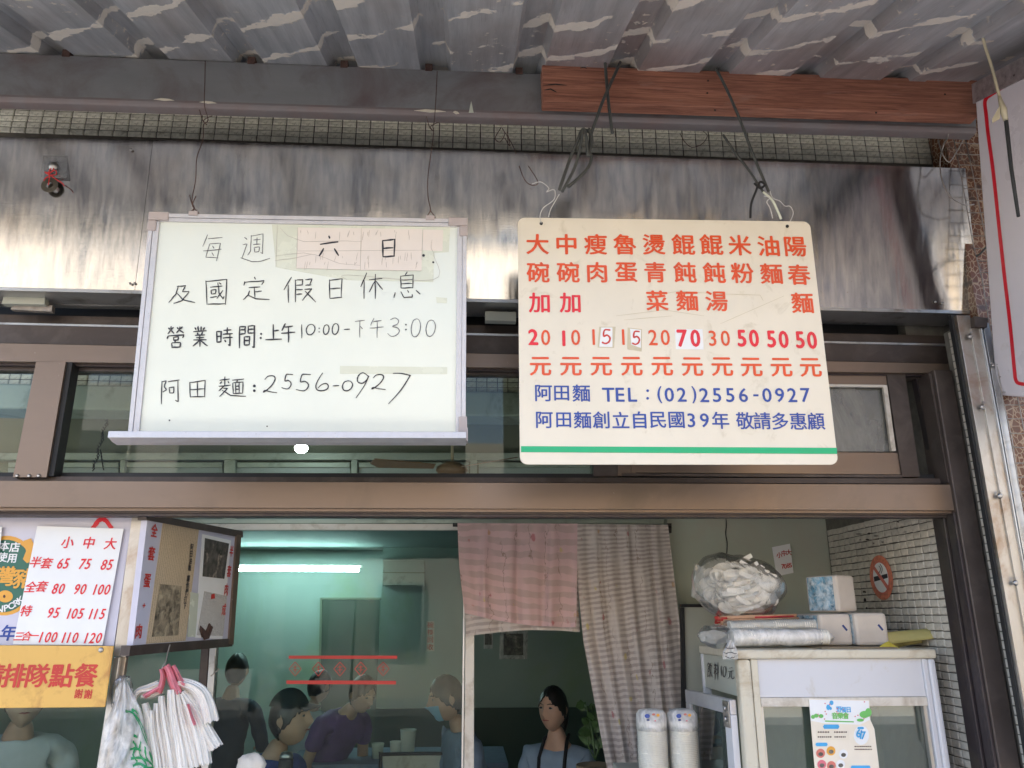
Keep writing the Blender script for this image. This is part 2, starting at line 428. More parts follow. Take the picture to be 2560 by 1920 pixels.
def special_materials():
    # varnished wood beam
    m, n, o = nt('reddish_wood')
    b = N(n, 'BsdfPrincipled', Roughness=.55)
    vec = coords(n, (1.0, 14, 22))
    g = noise(n, vec, 5, 9, .68, .9)
    g2 = noise(n, coords(n, (3, 60, 160)), 5, 5, .7)
    c = mixc(n, ramp(n, g, .32, .68), (.16, .052, .032), (.50, .215, .135))
    c = mixc(n, ramp(n, g2, .58, .74, 0, .55), c, (.06, .022, .015))
    c = mixc(n, ramp(n, noise(n, coords(n, (1, 3, 5)), 7, 5, .6), .60, .75, 0, .6), c, (.42, .24, .19))
    n.links.new(c, b.inputs['Base Color'])
    bp = N(n, 'Bump', Strength=.5, Distance=.003); n.links.new(g2, bp.inputs['Height']); n.links.new(bp.outputs[0], b.inputs['Normal'])
    n.links.new(b.outputs[0], o.inputs[0]); M['wood'] = m
    # hairline stainless sheet
    m, n, o = nt('brushed_stainless_sheet')
    b = N(n, 'BsdfPrincipled', Metallic=1.0)
    vec = coords(n, (6, 6, .22))
    s = noise(n, vec, 7, 6, .6, .3)
    blot = noise(n, coords(n, (1, 1, .7)), 5, 8, .62, .7)
    c = mixc(n, ramp(n, s, .3, .7), (.34, .345, .36), (.58, .56, .53))
    c = mixc(n, ramp(n, blot, .55, .72, 0, .4), c, (.36, .31, .28))
    fine = noise(n, coords(n, (1, 1, 1)), 160, 3, .5)
    c = mixc(n, ramp(n, fine, .68, .75, 0, .5), c, (.2, .13, .1))
    n.links.new(c, b.inputs['Base Color'])
    n.links.new(ramp(n, s, .25, .75, .09, .2), b.inputs['Roughness'])
    bp = N(n, 'Bump', Strength=.14, Distance=.02); n.links.new(noise(n, coords(n, (3.2, 1, .5)), 2.6, 3, .5, .4), bp.inputs['Height'])
    bp2 = N(n, 'Bump', Strength=.05, Distance=.002); n.links.new(noise(n, coords(n, (1.5, 1, 90)), 9, 3), bp2.inputs['Height'])
    n.links.new(bp.outputs[0], bp2.inputs['Normal']); n.links.new(bp2.outputs[0], b.inputs['Normal'])
    n.links.new(b.outputs[0], o.inputs[0]); M['sheet'] = m
    # corrugated roof sheet with pale glue stains; object x along the eave, object y up the slope
    m, n, o = nt('stained_galvanised_roof')
    b = N(n, 'BsdfPrincipled', Metallic=.55, Roughness=.42)
    tc = n.nodes.new('ShaderNodeTexCoord'); sx = n.nodes.new('ShaderNodeSeparateXYZ'); n.links.new(tc.outputs['Object'], sx.inputs[0])
    base = mixc(n, ramp(n, noise(n, coords(n, (6, .5, 1)), 4, 6, .6), .3, .7), (.40, .42, .45), (.66, .66, .69))
    base = mixc(n, ramp(n, noise(n, coords(n, (1.2, .8, 1)), 2.2, 6, .6), .45, .7, 0, .7), base, (.38, .33, .31))
    base = mixc(n, ramp(n, noise(n, coords(n, (90, 3, 1)), 3, 4, .6), .55, .8, 0, .35), base, (.10, .10, .12))
    wob = noise(n, tc.outputs['Object'], 5.5, 3, .5)
    wob2 = noise(n, tc.outputs['Object'], 46, 4, .65)
    t = mth(n, 'ADD', mth(n, 'MULTIPLY', sx.outputs[0], .62), sx.outputs[1])
    t = mth(n, 'ADD', t, mth(n, 'MULTIPLY', wob, .12))
    t = mth(n, 'ADD', t, mth(n, 'MULTIPLY', wob2, .055))
    fr = mth(n, 'FRACT', mth(n, 'MULTIPLY', t, 4.1))
    dist = mth(n, 'ABSOLUTE', mth(n, 'SUBTRACT', fr, .5))
    gate = noise(n, coords(n, (1.6, 1.6, 1)), 4.2, 3, .6)
    wid = ramp(n, gate, .34, .64, -.05, .17)
    mask = ramp(n, mth(n, 'SUBTRACT', wid, dist), .0, .02, 0, 1)
    drops = noise(n, coords(n, (1, 1, 1)), 38, 3, .5)
    gate2 = noise(n, coords(n, (1, 1, 1)), 3.1, 2)
    mask2 = mth(n, 'MULTIPLY', ramp(n, drops, .64, .67), ramp(n, gate2, .5, .6))
    mk = mth(n, 'MAXIMUM', mask, mask2)
    c = mixc(n, mth(n, 'MULTIPLY', mk, ramp(n, wob2, .3, .5, .75, 1)), base, (.76, .69, .61))
    n.links.new(c, b.inputs['Base Color'])
    n.links.new(ramp(n, mk, 0, 1, .5, 0), b.inputs['Metallic'])
    n.links.new(ramp(n, mk, 0, 1, .40, .85), b.inputs['Roughness'])
    bp = N(n, 'Bump', Strength=.5, Distance=.004); n.links.new(mk, bp.inputs['Height'])
    bp2 = N(n, 'Bump', Strength=.14, Distance=.02); n.links.new(noise(n, coords(n, (3, 1, 1)), 5, 3), bp2.inputs['Height'])
    n.links.new(bp.outputs[0], bp2.inputs['Normal']); n.links.new(bp2.outputs[0], b.inputs['Normal'])
    n.links.new(b.outputs[0], o.inputs[0]); M['roof'] = m
    # brown glazed backing with pale diagonal strokes
    m, n, o = nt('streaked_brown_tile')
    b = N(n, 'BsdfPrincipled', Roughness=.25)
    w = N(n, 'TexVoronoi', Scale=58.0, feature='DISTANCE_TO_EDGE'); n.links.new(coords(n, (1, 1, .8)), w.inputs['Vector'])
    c = mixc(n, ramp(n, w.outputs['Distance'], .02, .09), (.42, .30, .20), (.15, .055, .025))
    c = mixc(n, ramp(n, noise(n, coords(n), 30, 4), .5, .7), c, (.07, .04, .03))
    n.links.new(c, b.inputs['Base Color']); n.links.new(b.outputs[0], o.inputs[0]); M['brown_tile'] = m
    # curtain cloths: woven see-through bands, printed flowers
    def cloth(name, colA, colB, bandA, flower, fl_amt):
        m, n, o = nt(name)
        tc = n.nodes.new('ShaderNodeUVMap'); sx = n.nodes.new('ShaderNodeSeparateXYZ'); n.links.new(tc.outputs[0], sx.inputs[0])
        fr = mth(n, 'ABSOLUTE', mth(n, 'SUBTRACT', mth(n, 'FRACT', mth(n, 'ADD', mth(n, 'MULTIPLY', sx.outputs[1], bandA), mth(n, 'MULTIPLY', noise(n, tc.outputs[0], 8, 2), .7))), .5))
        band = ramp(n, fr, .22, .28)
        patch = noise(n, tc.outputs[0], 7, 2, .5)
        band = mth(n, 'MULTIPLY', band, ramp(n, patch, .36, .50, .25, 1))
        c = mixc(n, band, colA, colB)
        vo = N(n, 'TexVoronoi', Scale=12.0); n.links.new(tc.outputs[0], vo.inputs['Vector'])
        wob = noise(n, tc.outputs[0], 60, 3, .6)
        fm = ramp(n, mth(n, 'ADD', vo.outputs['Distance'], mth(n, 'MULTIPLY', wob, .30)), .30, .36, 1, 0)
        sel = n.nodes.new('ShaderNodeSeparateColor'); n.links.new(vo.outputs['Color'], sel.inputs[0])
        fcol = mixc(n, ramp(n, sel.outputs[1], .5, .6), flower, (.62, .50, .16))
        fm = mth(n, 'MULTIPLY', fm, ramp(n, sel.outputs[0], fl_amt, fl_amt+.02))
        c = mixc(n, mth(n, 'MULTIPLY', fm, .7), c, fcol)
        # leaf sprigs: thin wavy vertical stems
        st = mth(n, 'ABSOLUTE', mth(n, 'SUBTRACT', mth(n, 'FRACT', mth(n, 'ADD', mth(n, 'MULTIPLY', sx.outputs[0], 9), mth(n, 'MULTIPLY', noise(n, tc.outputs[0], 22, 2), 1.1))), .5))
        sm = mth(n, 'MULTIPLY', ramp(n, st, .0, .045, 1, 0), ramp(n, noise(n, tc.outputs[0], 5, 1), .5, .56))
        c = mixc(n, mth(n, 'MULTIPLY', sm, .65), c, (.18, .10, .06))
        b = N(n, 'BsdfPrincipled', Roughness=.8); n.links.new(c, b.inputs['Base Color'])
        tl = N(n, 'BsdfTranslucent'); n.links.new(c, tl.inputs[0])
        mx = n.nodes.new('ShaderNodeMixShader'); mx.inputs[0].default_value = .3
        n.links.new(b.outputs[0], mx.inputs[1]); n.links.new(tl.outputs[0], mx.inputs[2])
        n.links.new(mx.outputs[0], o.inputs[0]); return m
    M['cloth_pink'] = cloth('pink_flowered_cloth', (.68, .47, .46), (.56, .40, .37), 19, (.50, .12, .14), .45)
    M['cloth_beige'] = cloth('beige_sheer_cloth', (.64, .56, .51), (.45, .375, .34), 40, (.42, .12, .13), .62)
    # newspaper: cream with fine columns of print
    def print_mat(name, paper, ink, sx_, sz_, cov):
        m, n, o = nt(name)
        b = N(n, 'BsdfPrincipled', Roughness=.75)
        uv = n.nodes.new('ShaderNodeUVMap'); s = n.nodes.new('ShaderNodeSeparateXYZ'); n.links.new(uv.outputs[0], s.inputs[0])
        c1 = mth(n, 'FRACT', mth(n, 'MULTIPLY', s.outputs[0], sx_))
        mk = mth(n, 'MULTIPLY', ramp(n, mth(n, 'ABSOLUTE', mth(n, 'SUBTRACT', c1, .5)), .25, .33, 1, 0), 1.0)
        mp = n.nodes.new('ShaderNodeMapping'); mp.inputs['Scale'].default_value = (sx_*1.2, sz_, 1); n.links.new(uv.outputs[0], mp.inputs[0])
        nz = noise(n, mp.outputs[0], 1.0, 3, .7)
        mk = mth(n, 'MULTIPLY', mk, ramp(n, nz, .42, .52, 0, cov))
        c = mixc(n, mk, paper, ink)
        c = mixc(n, ramp(n, noise(n, uv.outputs[0], 3, 5, .6), .5, .75, 0, .5), c, tuple(x*.7 for x in paper))
        n.links.new(c, b.inputs['Base Color']); n.links.new(b.outputs[0], o.inputs[0]); return m
    M['news'] = print_mat('yellowed_newsprint', (.62, .48, .32), (.22, .17, .12), 22, 150, .42)
    M['news_white'] = print_mat('magazine_column', (.66, .63, .60), (.20, .19, .18), 22, 46, .6)
special_materials()

# ------------------------------------------------------------------ flat lettering
class GlyphSet:
    def __init__(s): s.l = []
    def build(s, name, m, par):
        for mb in s.l: o = mb.build('character', m, par)
        return o
GC = {}
def glyph(ch, fat):
    k = ch
    if k not in GC:
        c = bpy.data.curves.new('glyph', 'FONT'); c.body = ch; c.resolution_u = 3
        o = bpy.data.objects.new('glyph', c); COL.objects.link(o)
        dg = bpy.context.evaluated_depsgraph_get()
        me = bpy.data.meshes.new_from_object(o.evaluated_get(dg))
        vs = [(v.co.x, v.co.y) for v in me.vertices]; fs = [tuple(p.vertices) for p in me.polygons]
        bpy.data.objects.remove(o); bpy.data.curves.remove(c); bpy.data.meshes.remove(me)
        if vs:
            x0, x1 = min(v[0] for v in vs), max(v[0] for v in vs); y0, y1 = min(v[1] for v in vs), max(v[1] for v in vs)
        else: x0 = x1 = y0 = y1 = 0
        GC[k] = (vs, fs, (x0, x1, y0, y1))
    return GC[k]
class Surface:
    """a flat face: o = a point, n = unit normal towards the viewer, ex/ey = right and up on it"""
    def __init__(s, o, ex, ey):
        s.o, s.ex, s.ey = V(o), V(ex).normalized(), V(ey).normalized()
        s.n = s.ex.cross(s.ey).normalized()
    def at(s, px, py, lift=0.0):
        return PN(px, py, s.o, s.n) + s.n*lift
    def glyphs(s, items, lift=.0012, fat=.012, cjk=True):
        """items: (char, cx, cy, height_px, width factor, shear, rot) ; height = the drawn glyph's height (CJK: the em box)"""
        gs = GlyphSet()
        for it in items:
            mb = MB(); gs.l.append(mb)
            ch, cx, cy, h = it[:4]; wf = it[4] if len(it) > 4 else 1.0; sh = it[5] if len(it) > 5 else 0.0; ro = it[6] if len(it) > 6 else 0.0
            vs, fs, (x0, x1, y0, y1) = glyph(ch, fat)
            c = s.at(cx, cy); up = s.at(cx, cy-h/2)-s.at(cx, cy+h/2); H = up.length
            if ord(ch) > 0x2e80: mx_, my_, sc = .5*(x0+x1) if (x1-x0) > .6 else .5, .38, H/.97
            else: mx_, my_, sc = .5*(x0+x1), .5*(y0+y1), H/max(.3, (y1-y0) if ch.isalnum() or ch in '()' else .73)
            if ord(ch) > 0x2e80: my_ = .5*(y0+y1) if (y1-y0) > .6 else .38
            e = max(0, fat)*.95
            for q, (ox, oy) in enumerate(((0, 0), (-e, 0), (e, 0), (0, -e*.7), (0, e*.7)) if e > 0 else ((0, 0),)):
                pts = []
                for x, y in vs:
                    a, b = (x-mx_+ox)*sc*wf, (y-my_+oy)*sc
                    a += sh*b
                    a, b = a*math.cos(ro)-b*math.sin(ro), a*math.sin(ro)+b*math.cos(ro)
                    pts.append(c+s.ex*a+s.ey*b+s.n*(lift+q*.00006))
                mb.add(pts, fs)
        return gs
    def quad(s, px, lift=.001, t=.0006):
        mb = MB(); pts = [s.at(x, y, lift) for x, y in px]
        return mb.poly(pts, -s.n*t)
    def ribbon(s, strokes, w, lift=.0012, jit=.0, mb=None, smooth=False, ends=.6):
        mb = mb or MB()
        for st in strokes:
            pts = [V((x, y, 0)) for x, y in st]
            if smooth or len(pts) > 5: pts = catmull(pts, 5)
            else:
                q = []
                for a, b in zip(pts, pts[1:]):
                    for k in range(3): q.append(a.lerp(b, k/3)+V((random.uniform(-jit, jit), random.uniform(-jit, jit), 0)))
                q.append(pts[-1]); pts = q
            k = len(pts); L = []
            for i, p in enumerate(pts):
                t = (pts[min(i+1, k-1)]-pts[max(i-1, 0)])
                t = t.normalized() if t.length > 0 else V((1, 0, 0))
                nn = V((-t.y, t.x, 0))
                e = min(i, k-1-i)/(k-1)*2 if k > 1 else 1
                ww = w*(ends+(1-ends)*min(1, e*2))*(1+random.uniform(-.12, .12))/2
                a, b = p+nn*ww, p-nn*ww
                L += [s.at(a.x, a.y, lift), s.at(b.x, b.y, lift)]
            mb.add(L, [(2*i, 2*i+1, 2*i+3, 2*i+2) for i in range(k-1)])
        return mb
    def disc(s, cx, cy, rx, ry=None, lift=.0012, n=28, t=.0005, ring=None):
        ry = ry or rx; mb = MB()
        o = [s.at(cx+rx*math.cos(2*math.pi*i/n), cy+ry*math.sin(2*math.pi*i/n), lift) for i in range(n)]
        if ring:
            q = [s.at(cx+rx*ring*math.cos(2*math.pi*i/n), cy+ry*ring*math.sin(2*math.pi*i/n), lift) for i in range(n)]
            mb.add(o+q, [(i, (i+1) % n, n+(i+1) % n, n+i) for i in range(n)])
        else: mb.poly(o, -s.n*t)
        return mb
def line_items(txt, x0, y0, x1, y1, h, wf=1.0, sh=0.0, skip=' '):
    k = max(1, len(txt)-1)
    return [(c, x0+(x1-x0)*i/k, y0+(y1-y0)*i/k, h, wf, sh) for i, c in enumerate(txt) if c not in skip]
def uv_quad(o, pts_uv):
    me = o.data; uvl = me.uv_layers.new(name='UVMap')
    for lp in me.loops: uvl.data[lp.index].uv = pts_uv[lp.vertex_index]
def xz(px, py, Y):
    p = P(px, py, Y); return p.x, p.z

# ================================================================== ground and street (mirrored in the steel)
def struct(name, mb, mats, **k):
    o = mb.build(name, mats); o['kind'] = 'structure'; return o
struct('street', MB().box((-60, -60, -.30), (60, -1.2, -.15)), M['asphalt'])
struct('pavement', MB().box((-60, -1.196, -.30), (60, 2.47, 0)), M['paving'])
struct('far_pavement', MB().box((-60, -60, -.148), (60, -9.0, -.02)), M['paving'])
struct('shop_floor', MB().box((-5, 2.474, -.30), (3.2, 9.2, .01)), M['floor'])
def facing_building(x0, x1, h, wall, awn, label, seed):
    rnd = random.Random(seed)
    t = thing('street_building', ((x0+x1)/2, -11, 0), label, 'building')
    MB().box((x0+.03, -16, -.02), (x1-.03, -11, h)).build('wall', wall, t)
    n = max(2, int((x1-x0)/1.6))
    for fl in range(int(h//3)):
        for i in range(n):
            cx = x0+(i+.5)*(x1-x0)/n; z = fl*3+.9
            w = MB().box((cx-.55, -10.99, z), (cx+.55, -10.90, z+1.5)).build('window', M['whiteframe'], t)
            MB().box((cx-.48, -10.89, z+.06), (cx+.48, -10.87, z+1.44)).build('pane', M['opp_window'], w)
        if fl:
            MB().box((x0+.2, -10.98, fl*3-.12), (x1-.2, -10.1, fl*3+.02)).box((x0+.2, -10.16, fl*3+.025), (x1-.2, -10.1, fl*3+.85)).build('balcony', awn, t)
    return t
facing_building(-15, -8.5, 5.6, M['opp_cream'], M['opp_grey'], 'cream two storey building across the street at the far left', 1)
facing_building(-8.5, -2.4, 6.4, M['opp_grey'], M['opp_cream'], 'grey building with pale balconies across the street', 2)
facing_building(-2.4, 3.4, 5.2, M['opp_cream'], M['opp_cream'], 'low cream building straight across the street', 3)
facing_building(4.4, 9.6, 6.9, M['opp_yellow'], M['opp_yellow'], 'yellow building with yellow balconies across the street', 4)
facing_building(9.6, 17, 7, M['opp_grey'], M['opp_grey'], 'plain grey building across the street at the far right', 5)

# ================================================================== the shop's own building
fac = thing('shop_facade', (0, 2.55, 0), 'shop building front with a band of cream mosaic tiles above the steel shutter box', 'building')
MB().box((-6, 2.52, 3.05), (3.4, 2.80, 4.7)).build('upper_wall', M['grout'], fac)
MB().box((1.86, 2.50, 0), (3.4, 2.80, 3.046)).build('side_wall', M['grout_pale'], fac)
MB().box((-6, 2.50, 0), (-2.62, 2.80, 3.046)).build('end_wall', M['grout_pale'], fac)
MB().box((-6, 2.81, 4.6), (3.4, 9.4, 4.7)).build('roof_slab', M['grout_pale'], fac)
def tile_mesh(name, w, h, d, m, ax='y'):
    # tile with chamfered rim; front towards -y (ax 'y') or towards -x (ax 'x'), centred on its back
    c = min(w, h)*.13
    o = [(-w/2, -h/2), (w/2, -h/2), (w/2, h/2), (-w/2, h/2)]; i = [(-w/2+c, -h/2+c), (w/2-c, -h/2+c), (w/2-c, h/2-c), (-w/2+c, h/2-c)]
    vs = [(x, 0, z) for x, z in o]+[(x, -d*.6, z) for x, z in o]+[(x, -d, z) for x, z in i]
    if ax == 'x': vs = [(y, -x, z) for x, y, z in vs]
    fs = [(8, 9, 10, 11)]
    for k in range(4):
        j = (k+1) % 4
        fs += [(k, j, 4+j, 4+k), (4+k, 4+j, 8+j, 8+k)]
    me = bpy.data.meshes.new(name); me.from_pydata(vs, [], fs); me.materials.append(m); me.update()
    return me
def lay_tiles(me, cells, parent, limit=300, jit=.02, name='tile'):
    base = wloc(parent); rest = []
    for i, c in enumerate(cells):
        if i < limit:
            o = bpy.data.objects.new(name, me); COL.objects.link(o)
            o.parent = parent; o.location = V(c)-base
            o.rotation_euler = (random.uniform(-jit, jit)*1.5, random.uniform(-jit, jit)*.5, random.uniform(-jit, jit)*1.2)
        else: rest.append(c)
    if rest:
        mb = MB()
        for c in rest: mb.add([V(c)+v.co for v in me.vertices], [tuple(p.vertices) for p in me.polygons])
        o = mb.build('more_tiles', me.materials[0], parent); o['kind'] = 'stuff'
tm = tile_mesh('tile', .0475, .0205, .006, M['tile_cream'])
x_left = P(-40, 300, 2.52).x
cells = [(x_left+c*.0515+.0257+random.uniform(-.0008, .0008), 2.52, 3.462-r*.0243) for r in (1, 2, 3, 4, 0, 5) for c in range(71)]
lay_tiles(tm, cells, fac)
# soffit behind the eave so that no light comes through
# ================================================================== shutter box with two stainless sheets
sb = thing('shutter_box', (0, 2.42, 2.68), 'long stainless steel shutter box across the shop front above the door', 'shutter box')
YT, YB = 2.362, 2.45
MB().slab([(-120, 340), (382, 350), (336, 727), (-120, 715)], [YT, YT, YB, YB], .012).build('steel_sheet', M['sheet'], sb)
MB().slab([(383, 349), (2413, 421), (2453, 778), (337, 727)], [YT-.004, YT-.004, YB-.004, YB-.004], .012).build('steel_sheet', M['sheet'], sb)
a, b = P(-120, 716, YB), P(2453, 779, YB)
MB().hexa([V((a.x, YB-.006, a.z)), V((a.x, YB-.006, a.z-.012)), V((b.x, YB-.006, b.z-.012)), V((b.x, YB-.006, b.z)),
           V((a.x, 2.55, a.z)), V((a.x, 2.55, a.z-.012)), V((b.x, 2.55, b.z-.012)), V((b.x, 2.55, b.z))]).build('bottom_flange', M['alu'], sb)
MB().slab([(2404, 420), (2414, 421), (2455, 779), (2445, 779)], [YT+.012, YT+.012, YB+.012, YB+.012], .09).build('end_plate', M['purlin_low'], sb)
for px, py in ((330, 378), (328, 711), (339, 711), (2335, 757), (2352, 760)):
    p = P(px, py, 2.37 if py < 500 else 2.445)
    MB().lathe([(.004, 0), (.0045, .003), (.002, .005)], p+V((0, -.006, 0)), 10, ax=Matrix.Rotation(math.pi/2, 3, 'X')).build('screw', M['screw'], sb)

# ================================================================== bronze shop window frame
fr = thing('window_frame', (0, 2.5, 2.0), 'bronze aluminium shop front frame holding the upper lights over the door opening', 'window frame')
def ln(x, y0, y1, x1=2300.): return y0+(y1-y0)*x/x1
def band(name, y0l, y0r, y1l, y1r, Y, t, m, xa=-120, xb=2372, par=fr):
    return MB().slab([(xa, ln(xa, y0l, y0r)), (xb, ln(xb, y0l, y0r)), (xb, ln(xb, y1l, y1r)), (xa, ln(xa, y1l, y1r))], Y, t).build(name, m, par)
band('slot_shade', 700, 765, 800, 860, 2.66, .02, M['black'])  # black sheet stands in for the shade in the open gap
band('guide_rail', 735, 783, 759, 807, 2.555, .03, M['alu'])
band('guide_rail', 728, 776, 733, 781, 2.545, .02, M['whiteframe'])
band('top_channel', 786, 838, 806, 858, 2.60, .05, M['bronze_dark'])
band('edge_strip', 806, 858, 811, 863, 2.575, .02, M['alu'])
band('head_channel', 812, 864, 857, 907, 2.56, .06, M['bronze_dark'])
band('head_member', 858, 908, 903, 932, 2.52, .09, M['bronze'])
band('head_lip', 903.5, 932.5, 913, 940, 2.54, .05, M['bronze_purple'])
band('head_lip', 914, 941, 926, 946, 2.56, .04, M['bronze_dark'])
MB().slab([(12, 729), (113, 734), (111, 761), (4, 759)], 2.50, .03).build('bracket', M['fridge_side'], fr)
MB().slab([(34, 761), (131, 763), (129, 779), (26, 773)], 2.52, .02).build('bracket', M['galv'], fr)
MB().slab([(1213, 778), (1290, 780), (1290, 803), (1213, 801)], 2.50, .03).build('bracket', M['fridge_side'], fr)
# mullion
MB().slab([(90, 905), (164, 905), (116, 1193), (32, 1193)], 2.503, .07).build('mullion', M['bronze'], fr)
MB().slab([(165, 906), (181, 906), (134, 1190), (117, 1190)], 2.513, .05).build('mullion_gasket', M['black'], fr)
for px in (43, 73, 97): MB().lathe([(.006, 0), (.006, .002), (.003, .005)], P(px, 1190, 2.502), 10, ax=Matrix.Rotation(math.pi/2, 3, 'X')).build('rivet', M['screw'], fr)
# transom
band('glazing_channel', 1181, 1186, 1192, 1197, 2.56, .05, M['black'], xb=2395)
band('sill_channel', 1191, 1196, 1202, 1209, 2.53, .06, M['bronze_dark'], xb=2395)
band('transom', 1202, 1211.5, 1267, 1275, 2.485, .09, M['bronze'], xb=2411)
band('transom_lip', 1267.5, 1275.5, 1276, 1283, 2.50, .07, M['bronze'], xb=2392)
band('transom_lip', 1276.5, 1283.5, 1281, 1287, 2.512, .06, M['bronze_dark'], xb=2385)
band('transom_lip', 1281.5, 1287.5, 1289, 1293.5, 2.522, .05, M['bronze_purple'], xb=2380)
# right jamb: front face, grooved reveal
XJ = 1.618
z1, z0 = 2.60, .3
zt = P(2411, 1210, 2.475).z
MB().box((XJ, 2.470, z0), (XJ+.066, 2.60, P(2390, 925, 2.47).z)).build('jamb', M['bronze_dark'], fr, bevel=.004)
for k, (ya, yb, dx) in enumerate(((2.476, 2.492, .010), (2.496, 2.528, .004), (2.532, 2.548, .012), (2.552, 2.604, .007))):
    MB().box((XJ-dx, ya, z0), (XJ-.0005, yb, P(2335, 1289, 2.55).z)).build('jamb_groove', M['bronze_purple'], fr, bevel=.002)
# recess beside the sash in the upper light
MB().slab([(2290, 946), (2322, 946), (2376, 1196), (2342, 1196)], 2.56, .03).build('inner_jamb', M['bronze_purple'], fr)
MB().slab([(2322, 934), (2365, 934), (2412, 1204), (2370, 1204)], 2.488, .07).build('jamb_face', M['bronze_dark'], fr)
# upper fixed glass
MB().slab([(-120, 912), (88, 914), (36, 1190), (-120, 1190)], 2.575, .004).build('glass_pane', M['glass_upper'], fr)
MB().slab([(160, 915), (1560, 930), (1560, 1192), (118, 1192)], 2.575, .004).build('glass_pane', M['glass_upper'], fr)

# sliding sash at the right of the upper light
sash = thing('sliding_window', P(1900, 1190, 2.53), 'bronze sliding sash with dusty glass behind the orange menu sign', 'window sash')
MB().slab([(1545, 926), (2240, 935), (2248, 962), (1545, 952)], 2.545, .03).build('top_rail', M['bronze'], sash)
MB().slab([(1575, 1127), (2248, 1132), (2256, 1186), (1580, 1181)], 2.545, .03).build('bottom_rail', M['bronze'], sash)
MB().slab([(1555, 1183), (2256, 1187), (2257, 1194), (1556, 1190)], 2.540, .03).build('bottom_rail', M['bronze_dark'], sash)
MB().slab([(2216, 931), (2262, 931), (2300, 1192), (2256, 1192)], 2.538, .035).build('stile', M['bronze_dark'], sash)
MB().slab([(1484, 1155), (1545, 1155), (1545, 1191), (1484, 1191)], 2.55, .03).build('stile', M['bronze_dark'], sash)
MB().slab([(1545, 1160), (1590, 1160), (1590, 1189), (1545, 1189)], 2.548, .03).build('stile', M['bronze'], sash)
MB().slab([(1545, 953), (2210, 962), (2211, 968), (1545, 959)], 2.54, .012).build('glazing_bead', M['whiteframe'], sash)
MB().slab([(2208, 962), (2218, 963), (2240, 1127), (2229, 1127)], 2.5395, .012).build('glazing_bead', M['whiteframe'], sash)
MB().slab([(1545, 952), (2224, 962), (2244, 1129), (1545, 1129)], 2.560, .004).build('glass_pane', M['glass_dirty'], sash)

# ================================================================== right hand pier: mosaic reveal, shutter guides
pier = thing('tiled_pier', (1.69, 2.45, 0), 'narrow strip of off white mosaic tiles beside the bronze jamb', 'tiled pier')
XP = 1.690
MB().box((XP+.004, 2.385, .3), (1.765, 2.497, 2.62)).build('wall', M['grout_pale'], pier)
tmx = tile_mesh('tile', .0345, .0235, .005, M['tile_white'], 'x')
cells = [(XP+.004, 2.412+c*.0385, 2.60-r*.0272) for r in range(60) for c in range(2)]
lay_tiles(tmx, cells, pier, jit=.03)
guide = thing('shutter_guide', P(2480, 1240, 2.37), 'stainless shutter guide rail with rust stains at the right of the door', 'shutter guide')
def strip(name, xa0, xa1, ya, xb0, xb1, yb, Y, t, m, par=guide):
    return MB().slab([(xa0, ya), (xa1, ya), (xb1, yb), (xb0, yb)], Y, t).build(name, m, par, bevel=.0012)
strip('rubber_strip', 2377, 2391, 786, 2577, 2590, 1930, 2.368, .02, M['black'])
strip('guide_face', 2391.5, 2425, 788, 2590.5, 2624, 1930, 2.352, .03, M['stainless_dull'])
strip('cover_plate', 2426, 2452, 820, 2626, 2650, 1930, 2.345, .03, M['stainless_dull'])
strip('cover_ridge', 2452.5, 2456, 820, 2650.5, 2654, 1930, 2.338, .03, M['alu'])
strip('cover_plate', 2456.5, 2473, 806, 2655, 2676, 1930, 2.349, .03, M['alu'])
MB().slab([(2436, 790), (2470, 795), (2468, 818), (2438, 816)], 2.33, .05).build('end_block', M['bronze_dark'], guide)
for px, py in ((2424, 842), (2455, 1018), (2498, 1240), (2537, 1457)):
    p = P(px, py, 2.343)
    MB().lathe([(.008, 0), (.009, .004), (.004, .008)], p, 8, ax=Matrix.Rotation(math.pi/2, 3, 'X')).lathe([(.005, 0), (.005, .004)], p+V((.004, -.004, .014)), 8, ax=Matrix.Rotation(math.pi/2, 3, 'X')).build('bolt', M['screw'], guide)
p = P(2481, 914, 2.34)
MB().lathe([(.006, 0), (.006, .004), (.003, .007)], p, 10, ax=Matrix.Rotation(math.pi/2, 3, 'X')).build('bolt', M['screw'], guide)

# corner column behind wire mesh
colm = thing('corner_column', P(2450, 900, 2.42)*1.0, 'brown streaked column behind wire mesh at the far right', 'column')
MB().box((1.768, 2.405, .5), (2.7, 2.498, 3.8)).build('shaft', M['brown_tile'], colm)
mesh_w = thing('wire_mesh', P(2450, 900, 2.33), 'welded galvanised wire mesh fixed over the corner column', 'wire mesh')
xm0 = P(2386, 353, 2.335).x; zm1 = P(2386, 353, 2.335).z
nv_, nh_ = 12, 38
for i in range(nv_):
    x = xm0+i*.047
    pts = [V((x+random.uniform(-.004, .004), 2.335+random.uniform(-.003, .003), zm1+.01-k*.14)) for k in range(15)]
    MB().tube(pts, .0017, 5).build('wire', M['galv'], mesh_w)
for j in range(nh_):
    z = zm1-.008-j*.047
    pts = [V((xm0-.004+k*.13, 2.332+random.uniform(-.002, .002), z+random.uniform(-.004, .004))) for k in range(6)]
    MB().tube(pts, .0017, 5).build('wire', M['galv'], mesh_w)

